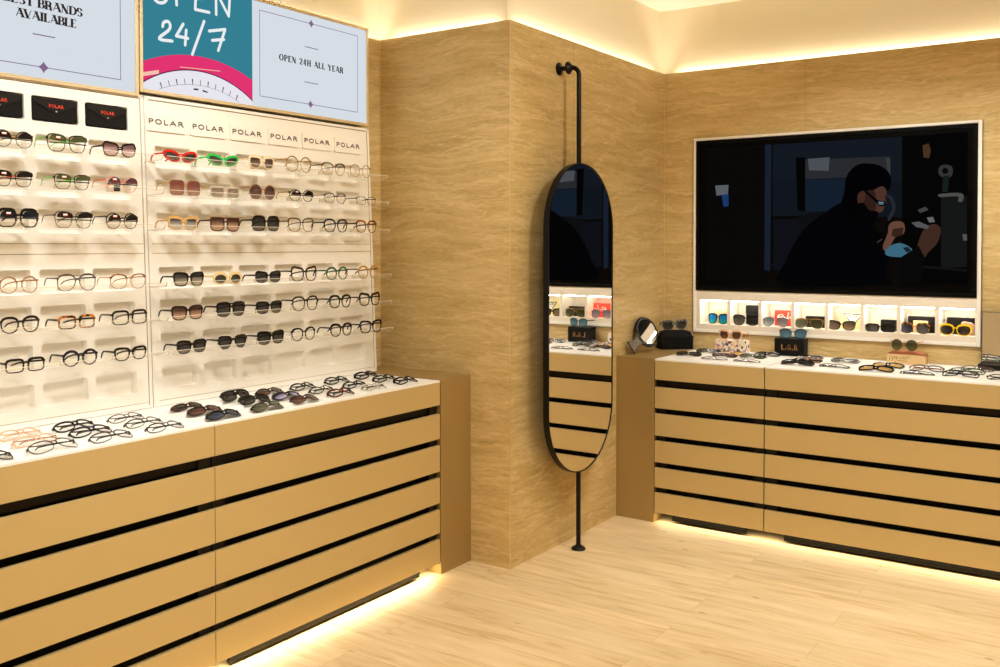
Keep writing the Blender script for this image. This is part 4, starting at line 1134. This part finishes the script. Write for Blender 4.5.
GC = 'eyewear lying on the back counters'
for lab, x, y, rz, W, shape, ratio, t, fr, ln, tm, ex in [
 ('black sunglasses at the front left of the short back counter', .350,1.345,.10,.150,'softsq',.62,.0030,'black','black','black',{}),
 ('dark sunglasses behind the front pair on the short back counter', .385,1.560,.05,.150,'softsq',.62,.0030,'black','black','black',{}),
 ('amber-brown tortoiseshell sunglasses in the middle of the short back counter', .560,1.500,.0,.160,'softsq',.66,.0034,'tort','amber','black',{}),
 ('dark oval sunglasses before the floral box', .545,1.400,-.05,.150,'oval',.62,.0030,'dkbrown','brown','black',{}),
 ('flat silver rimmed eyeglasses at the front of the short back counter', .545,1.245,0,.150,'oval',.5,.0018,'silver','clear','silver',dict(tilt=82)),
 ('flat rimless eyeglasses near the joint of the back counters', .735,1.245,0,.150,'oval',.5,.0018,'silver','clear','dkbrown',dict(tilt=82)),
 ('dark green sunglasses left of the counter joint', .695,1.450,-.05,.155,'softsq',.70,.0032,'black','green','black',{}),
 ('rounded dark sunglasses behind the green pair, before the black lettered box', .735,1.585,-.05,.150,'panto',.72,.0032,'black','black','black',{}),
 ('black sunglasses right of the counter joint at the front', 1.010,1.270,0,.175,'rect',.62,.0040,'black','black','black',{}),
 ('tortoiseshell sunglasses behind the front black pair', 1.015,1.440,-.05,.155,'softsq',.70,.0036,'tort','black','tort',{}),
 ('round dark sunglasses right before the black lettered box', .985,1.575,-.1,.150,'panto',.72,.0032,'black','black','black',{}),
 ('black sunglasses in the middle of the long back counter, back row', 1.195,1.530,-.05,.155,'panto',.66,.0034,'black','black','black',{}),
 ('black half-rim eyeglasses lying flat in front of the middle sunglasses', 1.200,1.285,-.12,.160,'rect',.5,.0024,'black','clear','black',dict(tilt=80)),
 ('black sunglasses with amber lenses at the front of the long back counter', 1.425,1.240,0,.170,'rect',.60,.0060,'black','amber','black',{}),
 ('black sunglasses with amber lenses and open temples behind the front amber pair', 1.440,1.440,-.08,.160,'softsq',.62,.0052,'black','amber','black',{}),
 ('blue eyeglasses on the long back counter beside the amber sunglasses', 1.640,1.400,.04,.165,'panto',.76,.0028,'navy','clear','tort',{}),
 ('thin black eyeglasses lying flat before the blue pair', 1.625,1.235,-.02,.160,'rect',.45,.0022,'black','clear','black',dict(tilt=82)),
 ('dark green eyeglasses on the long back counter, front of the right group', 1.820,1.265,0,.165,'rect',.70,.0028,'navy','clear','black',{}),
 ('green and black eyeglasses in the middle of the right group', 1.830,1.405,.02,.165,'panto',.72,.0026,'dkgreen','clear','dkgreen',{}),
 ('fine brown eyeglasses behind the green pair on the long back counter', 1.850,1.560,-.18,.160,'panto',.62,.0020,'brown','clear','brown',{}),
 ('thin grey eyeglasses cut off by the right picture edge', 2.020,1.260,.12,.155,'oval',.72,.0022,'silver','clear','black',{}),
]:
    lying(lab, x, y+.01, rz, W, shape, ratio, t, fr, ln, tm, group=GC, **ex)

# ================================================================== THINGS ON THE BACK COUNTER
def boxthing(name, label, cat, x0, x1, y0, y1, z0, z1, m, part='body', rz=0., bevel=.002, lid=None, group=None):
    r = thing(name, label, cat, ((x0+x1)/2, (y0+y1)/2, z0), (0,0,rz), group)
    w, d, h = (x1-x0)/2, (y1-y0)/2, z1-z0
    if lid:
        MB().box(-w+.002, w-.002, -d+.002, d-.002, 0, h*(1-lid)-.001).build('base', m, r, bevel=bevel)
        MB().box(-w, w, -d, d, h*(1-lid), h).build('lid', m, r, bevel=bevel)
    else:
        MB().box(-w, w, -d, d, 0, h).build(part, m, r, bevel=bevel)
    return r
ZC = .9456; ZB = .9472
# lettered black box with blue sunglasses on top
M_boxblack = mat('box_black', rgb(11,8,7), .6, 0, .2)
r = boxthing('display_box', 'small black box lettered in gold on the back counter', 'box', .757, .932, 1.695, 1.770, ZC, 1.048, M_boxblack)
t = MB()
lettering(t, 'L.G.R', -.046, .038, .048, .038, .028, .0056, .0056, lambda u, v, w: (u, -.0382-w, v), sans=True, sp=.34)
t.build('lettering', mat('gold_ink', rgb(206,160,92), .4, .3), r)
r = eyewear('black sunglasses with round blue lenses on the black lettered box', 'panto', .158, .80, .0028, 'black', 'tealblue', 'black', 'open', (.862, 1.712, 1.0485), (0,0,.22), None)
# floral box with pink sunglasses
M_flor = mat('floral_print', (1,1,1,1), .6)
nt = M_flor.node_tree; N = nt.nodes; L = nt.links; p = N['Principled BSDF']
tc = N.new('ShaderNodeTexCoord'); vo = N.new('ShaderNodeTexVoronoi'); vo.inputs['Scale'].default_value = 75
rp = N.new('ShaderNodeValToRGB'); rp.color_ramp.interpolation = 'CONSTANT'; e = rp.color_ramp.elements
e[0].position = 0; e[0].color = rgb(238,224,200); e[1].position = .34; e[1].color = rgb(70,60,70)
for pos, c in ((.46,(226,160,140)),(.58,(240,228,208)),(.72,(150,140,170)),(.82,(236,210,180))): q = e.new(pos); q.color = rgb(*c)
sx = N.new('ShaderNodeSeparateColor'); L.new(tc.outputs['Object'], vo.inputs['Vector']); L.new(vo.outputs['Color'], sx.inputs[0]); L.new(sx.outputs[0], rp.inputs['Fac']); L.new(rp.outputs['Color'], p.inputs['Base Color'])
boxthing('patterned_box', 'small cream box with a floral print on the short back counter', 'box', .410, .600, 1.64, 1.72, ZC, 1.025, M_flor)
eyewear('peach sunglasses standing on the floral box', 'softsq', .150, .80, .0062, 'peach', 'brown', 'peach', 'open', (.500, 1.650, 1.0257), (0,0,-.05), None, thick=.006)
# pale wooden block with brown pouch and round sunglasses
r = boxthing('display_box', 'pale wooden block with dark scribbled decoration on the back counter', 'box', 1.395, 1.590, 1.67, 1.745, ZC, .998, mat('pale_birch', rgb(222,188,134), .6))
t = MB(); mpb = lambda u, v, w: (u, -.0382-w, v*.8)
for st in [[(-.085,.018),(-.080,.050),(-.072,.055)],[(-.070,.020),(-.066,.046),(-.054,.050),(-.058,.036),(-.066,.034)],[(-.048,.052),(-.046,.030)],[(-.052,.040),(-.036,.042)],[(-.032,.046),(-.024,.034),(-.018,.048)],[(-.010,.034),(-.012,.048),(.0,.050),(.002,.036),(-.010,.034)],[(.010,.036),(.008,.052),(.022,.054),(.024,.044)],[(-.04,.022),(-.03,.026),(-.02,.020),(-.01,.024),(.006,.020)],[(-.058,.012),(-.05,.018)]]:
    pen(t, st, .0022, mpb)
t.build('scribble', mat('scribble_ink', rgb(60,48,40), .6), r)
M_leather = mat('brown_leather', rgb(150,84,48), .5)
r = thing('leather_pouch', 'soft brown leather pouch lying on the pale wooden block', 'glasses case', (1.495, 1.705, .9985), (0,0,-.05))
m = MB(); prof = []
for k in range(17):
    u = -1+2*k/16; prof.append((u*.100, .004+.014*(1-abs(u)**3)+.003*math.sin(u*7)))
m.prism([(-.100,0)]+prof+[(.100,0)], -.033, .033); m.build('body', M_leather, r, bevel=.004)
m = MB(); m.tube([(.090,-.02,.012),(.108,-.028,.010),(.113,-.034,-.012),(.110,-.036,-.035)], .0022, 8); m.build('cord', M_leather, r)
eyewear('round gold sunglasses with green lenses on the brown leather pouch', 'round', .150, .96, .0020, 'gold', 'green', 'amber', 'open', (1.480, 1.690, 1.0172), (0,0,-.15), None)
# black case with pillow lid and speckled sunglasses
M_case = mat('case_black', rgb(6,5,5), .7, 0, .15)
r = thing('glasses_case', 'black box with a cushioned lid on the gold end block', 'box', (.128, 1.683, ZB), (0,0,.75))
MB().box(-.102, .102, -.050, .050, 0, .070).build('base', M_case, r, bevel=.003)
m = MB(); n = 14; vs = []; fs = []
for i in range(n+1):
    for j in range(9):
        u, v = -1+2*i/n, -1+2*j/8
        vs.append((u*.104, v*.051, 0.074+.044*(max(0,(1-abs(u)**6))*max(0,(1-abs(v)**6)))**.4))
for i in range(n):
    for j in range(8): fs.append((i*9+j, i*9+j+1, (i+1)*9+j+1, (i+1)*9+j))
m.add(vs, fs); m.box(-.104, .104, -.051, .051, .071, .082); m.build('lid', M_case, r, smooth=True)
eyewear('black and white speckled sunglasses on the cushioned black box', 'softsq', .165, .74, .0070, 'speck', 'black', 'black', 'rack', (.135, 1.665, ZB+.119), (math.radians(4), math.radians(-3), .62), None, thick=.006)
# hand mirror leaning on the case
r = thing('hand_mirror', 'round hand mirror with flared handle leaning on the black cushioned box', 'hand mirror', (.0, 0, 0))
dv = Vector((.087, .90, .425)).normalized(); sv = Vector((.40, .27, -.88)); sv = (sv - dv*sv.dot(dv)).normalized()
nv = -dv.cross(sv); yv = -nv; xv = yv.cross(dv)
base = Matrix(((xv.x, yv.x, dv.x, .062), (xv.y, yv.y, dv.y, 1.405), (xv.z, yv.z, dv.z, 1.04), (0,0,0,1)))
r.matrix_world = base
m = MB(); m.lathe([(.074,-.006),(.090,-.010),(.096,0),(.090,.010),(.074,.011)], 36, (0,0,0), 'y'); m.build('rim', M_blackmetal, r, smooth=True)
m = MB(); n = 32; m.add([(.077*math.cos(2*PI*k/n), -.0090, .077*math.sin(2*PI*k/n)) for k in range(n)], [tuple(range(n))]); m.build('mirror_glass', M_mirror, r)
m = MB(); hp = [(.044,-.080),(.026,-.104),(.021,-.128),(.028,-.160),(.044,-.192),(-.044,-.192),(-.028,-.160),(-.021,-.128),(-.026,-.104),(-.044,-.080)]
m.prism(hp, -.006, .008); m.build('handle', mat('taupe_plastic', rgb(96,84,68), .4), r, bevel=.003)
rest_z = ZB
bpy.context.view_layer.update()
lo = min((r.matrix_world @ v.co).z for c in r.children for v in c.data.vertices)
r.location.z += rest_z + .0008 - lo
# square counter mirror at the right edge
r = thing('counter_mirror', 'upright square table mirror at the right picture edge, black base', 'mirror', (2.03, 1.725, ZC), (0, 0, 0))
m = MB(); m.rbox(-.180, .180, -.075, .045, 0, .028, .008); m.build('base', mat('base_black', rgb(7,6,6), .5, 0, .2), r, bevel=.002)
m = MB(); m.box(-.176, .176, .028, .038, .0285, .300); m.build('frame', mat('taupe_plastic', rgb(96,84,68), .4), r, bevel=.002)
m = MB(); m.add([(-.171,.0272,.033),(.171,.0272,.033),(.171,.0272,.296),(-.171,.0272,.296)], [(0,1,2,3)]); m.build('mirror_glass', M_mirror, r)
m = MB(); m.box(-.01, .012, .0255, .0268, .283, .287); m.build('clip', M_blackmetal, r)

# ================================================================== IN THE LIT NICHES
ZN = NZ0+.0006; YN = YP+.045
GN = 'boxes and cases in the lit niches'; GS = 'sunglasses in the lit niches'
xs = [(a+b)/2 for a, b in NX]
YBK = (YP+.080, YP+.118)
def nbox(i, name, label, dx0, dx1, h, m, lid=None, y=YBK):
    return boxthing(name, label, 'glasses case', xs[i]+dx0, xs[i]+dx1, y[0], y[1], ZN, ZN+h, m, group=GN, lid=lid, bevel=.003)
M_c1 = mat('case_beige', rgb(196,182,144), .6); M_c2 = mat('case_dark', rgb(10,9,8), .6, 0, .2); M_c3 = mat('case_olive_black', rgb(20,18,13), .6, 0, .2)
r = thing('glasses_case', 'rounded beige case behind the blue goggles in the first niche', 'glasses case', (xs[0]+.02, YP+.095, ZN), group=GN)
m = MB(); m.rbox(-.055, .064, -.018, .020, 0, .085, .034, 'y', 7); m.build('shell', M_c1, r, bevel=.003)
m = MB(); m.tube([(-.053,-.0185,.040),(.062,-.0185,.040)], .0016, 6); m.build('zipper', M_c3, r)
nbox(1, 'glasses_case', 'tall black case standing in the second niche', -.018, .078, .120, M_c2, lid=.45)
r = nbox(2, 'glasses_case', 'red box with white script lettering in the third niche', -.034, .084, .096, mat('red_box', rgb(214,56,34), .5))
t = MB(); mpb = lambda u, v, w: (u*1.15, -.0195-w, v)
for st in [[(-.036,.050),(-.030,.066),(-.010,.072),(-.008,.060),(-.024,.054),(-.012,.046)],[(-.026,.070),(-.032,.044)],[(-.004,.050),(.002,.056),(.006,.048),(.012,.052)],[(.020,.080),(.024,.084),(.018,.060),(.022,.046)],[(.008,.044),(.020,.052),(.034,.060),(.044,.062)],[(.026,.056),(.034,.050),(.042,.056)]]:
    pen(t, st, .0048, mpb, smooth=True)
t.build('lettering', mat('script_white', rgb(250,244,236), .5), r)
nbox(3, 'glasses_case', 'long black case in the fourth niche', -.046, .080, .068, M_c3, lid=.5)
r = nbox(4, 'glasses_case', 'pale cream box with a triangular emblem in the fifth niche', -.046, .086, .104, mat('cream_box', rgb(226,214,150), .6))
t = MB(); mpb = lambda u, v, w: (u, -.0195-w, v)
T3 = [(-.042,.094), (.062,.088), (.012,.026)]
t.add([mpb(a,b,0) for a,b in T3], [(0,1,2)], 1)
mpb2 = lambda u, v, w: (u, -.0199-w, v)
for i in range(3): pen(t, [T3[i], T3[(i+1)%3]], .0060, mpb2)
lettering(t, 'PRAD', -.022, .073, .022, .071, .013, .0034, .0020, mpb2, sp=.2)
lettering(t, 'A', .026, .071, .0355, .0708, .013, .0034, .0020, mpb2)
pen(t, [(-.004,.060),(.020,.059)], .0016, mpb2)
t.build('emblem', [mat('emblem_grey', rgb(50,44,42), .5), mat('emblem_white', rgb(250,248,240), .5)], r)
nbox(5, 'glasses_case', 'low black box behind the rectangular sunglasses in the sixth niche', -.014, .068, .066, M_c3)
nbox(6, 'glasses_case', 'wide dark case in the seventh niche', -.066, .082, .092, M_c3, lid=.5)
r = boxthing('small_card', 'small cream card box before the dark case in the seventh niche', 'box', xs[6]-.034, xs[6]+.042, YP+.060, YP+.072, ZN, ZN+.070, mat('card_cream', rgb(222,206,150), .6), group=GN)
nbox(7, 'glasses_case', 'wide dark case behind the yellow sunglasses in the eighth niche', -.062, .084, .094, M_c2, lid=.5)
r = thing('soft_pouch', 'soft brown cloth pouch before the dark case in the eighth niche', 'glasses case', (xs[7]+.045, YP+.066, ZN), group=GN)
m = MB(); m.prism([(-.034,0),(.036,0),(.036,.058),(.020,.070),(-.016,.076),(-.030,.072),(-.034,.056)], -.008, .010); m.build('cloth', mat('brown_cloth', rgb(164,128,108), .8), r, bevel=.004)
def nsun(i, label, dx, W, shape, ratio, t, fr, ln, tm=None, y=YP+.014, **ex):
    eyewear(label, shape, W*1.04, ratio, t, fr, ln, tm, 'rack' if 'pose' not in ex else ex.pop('pose'), (xs[i]+dx, y, ZN), (math.radians(-6), 0, ex.pop('rz', 0)), GS, **ex)
nsun(0, 'goggle-like sunglasses with mirrored blue lenses in the first niche', .016, .138, 'softsq', 1.0, .0030, 'black', 'bluemirror', 'black', rz=-.2, thick=.006, y=YP+.030)
nsun(1, 'large black sunglasses in the second niche', .004, .160, 'softsq', .80, .0040, 'black', 'black', 'black', thick=.006)
nsun(2, 'pilot sunglasses with grey-blue lenses before the red box', -.010, .150, 'aviator', .86, .0014, 'silver', 'greyblue', 'silver')
nsun(3, 'gold pilot sunglasses with dark green lenses in the fourth niche', -.008, .160, 'aviator', .80, .0022, 'gold', 'green', 'gold', topbar=.003)
nsun(4, 'dark butterfly sunglasses before the cream box', -.018, .152, 'cat', .66, .0056, 'dkbrown', 'brown', 'dkbrown', thick=.006)
nsun(5, 'black narrow rectangular sunglasses in the sixth niche', -.002, .160, 'rect', .50, .0058, 'black', 'black', 'black', thick=.006)
nsun(6, 'round tortoiseshell sunglasses with blue-grey lenses in the seventh niche', -.018, .150, 'panto', .84, .0036, 'amtort', 'blue', 'brown')
nsun(7, 'bright yellow rounded sunglasses in the eighth niche', -.010, .158, 'panto', .78, .0048, 'yellow', 'black', 'yellow', thick=.006)

# ================================================================== WORLD, CAMERA, VIEW
w = bpy.data.worlds.new('World'); SC.world = w; w.use_nodes = True
w.node_tree.nodes['Background'].inputs['Color'].default_value = (1, .9, .75, 1)
w.node_tree.nodes['Background'].inputs['Strength'].default_value = .05
cam = bpy.data.cameras.new('Camera'); co = bpy.data.objects.new('Camera', cam); COL.objects.link(co)
co.location = (2.576, -3.8733, 1.6)
cam.sensor_fit = 'HORIZONTAL'; cam.sensor_width = 36
cam.lens = 949.135/1000*36
cam.shift_y = SHY/1000
cam.clip_start = .05
co.rotation_euler = (PI/2 - .0177, 0, .5976)
SC.camera = co
vs = SC.view_settings; vs.view_transform = 'Standard'; vs.look = 'None'; vs.gamma = 1; vs.use_curve_mapping = False; vs.exposure = EXPO
SC.cycles.use_denoising = True
SC.cycles.max_bounces = 10; SC.cycles.transparent_max_bounces = 24; SC.cycles.diffuse_bounces = 5; SC.cycles.glossy_bounces = 5
SC.cycles.caustics_reflective = False; SC.cycles.caustics_refractive = False
SC.cycles.sample_clamp_indirect = 6
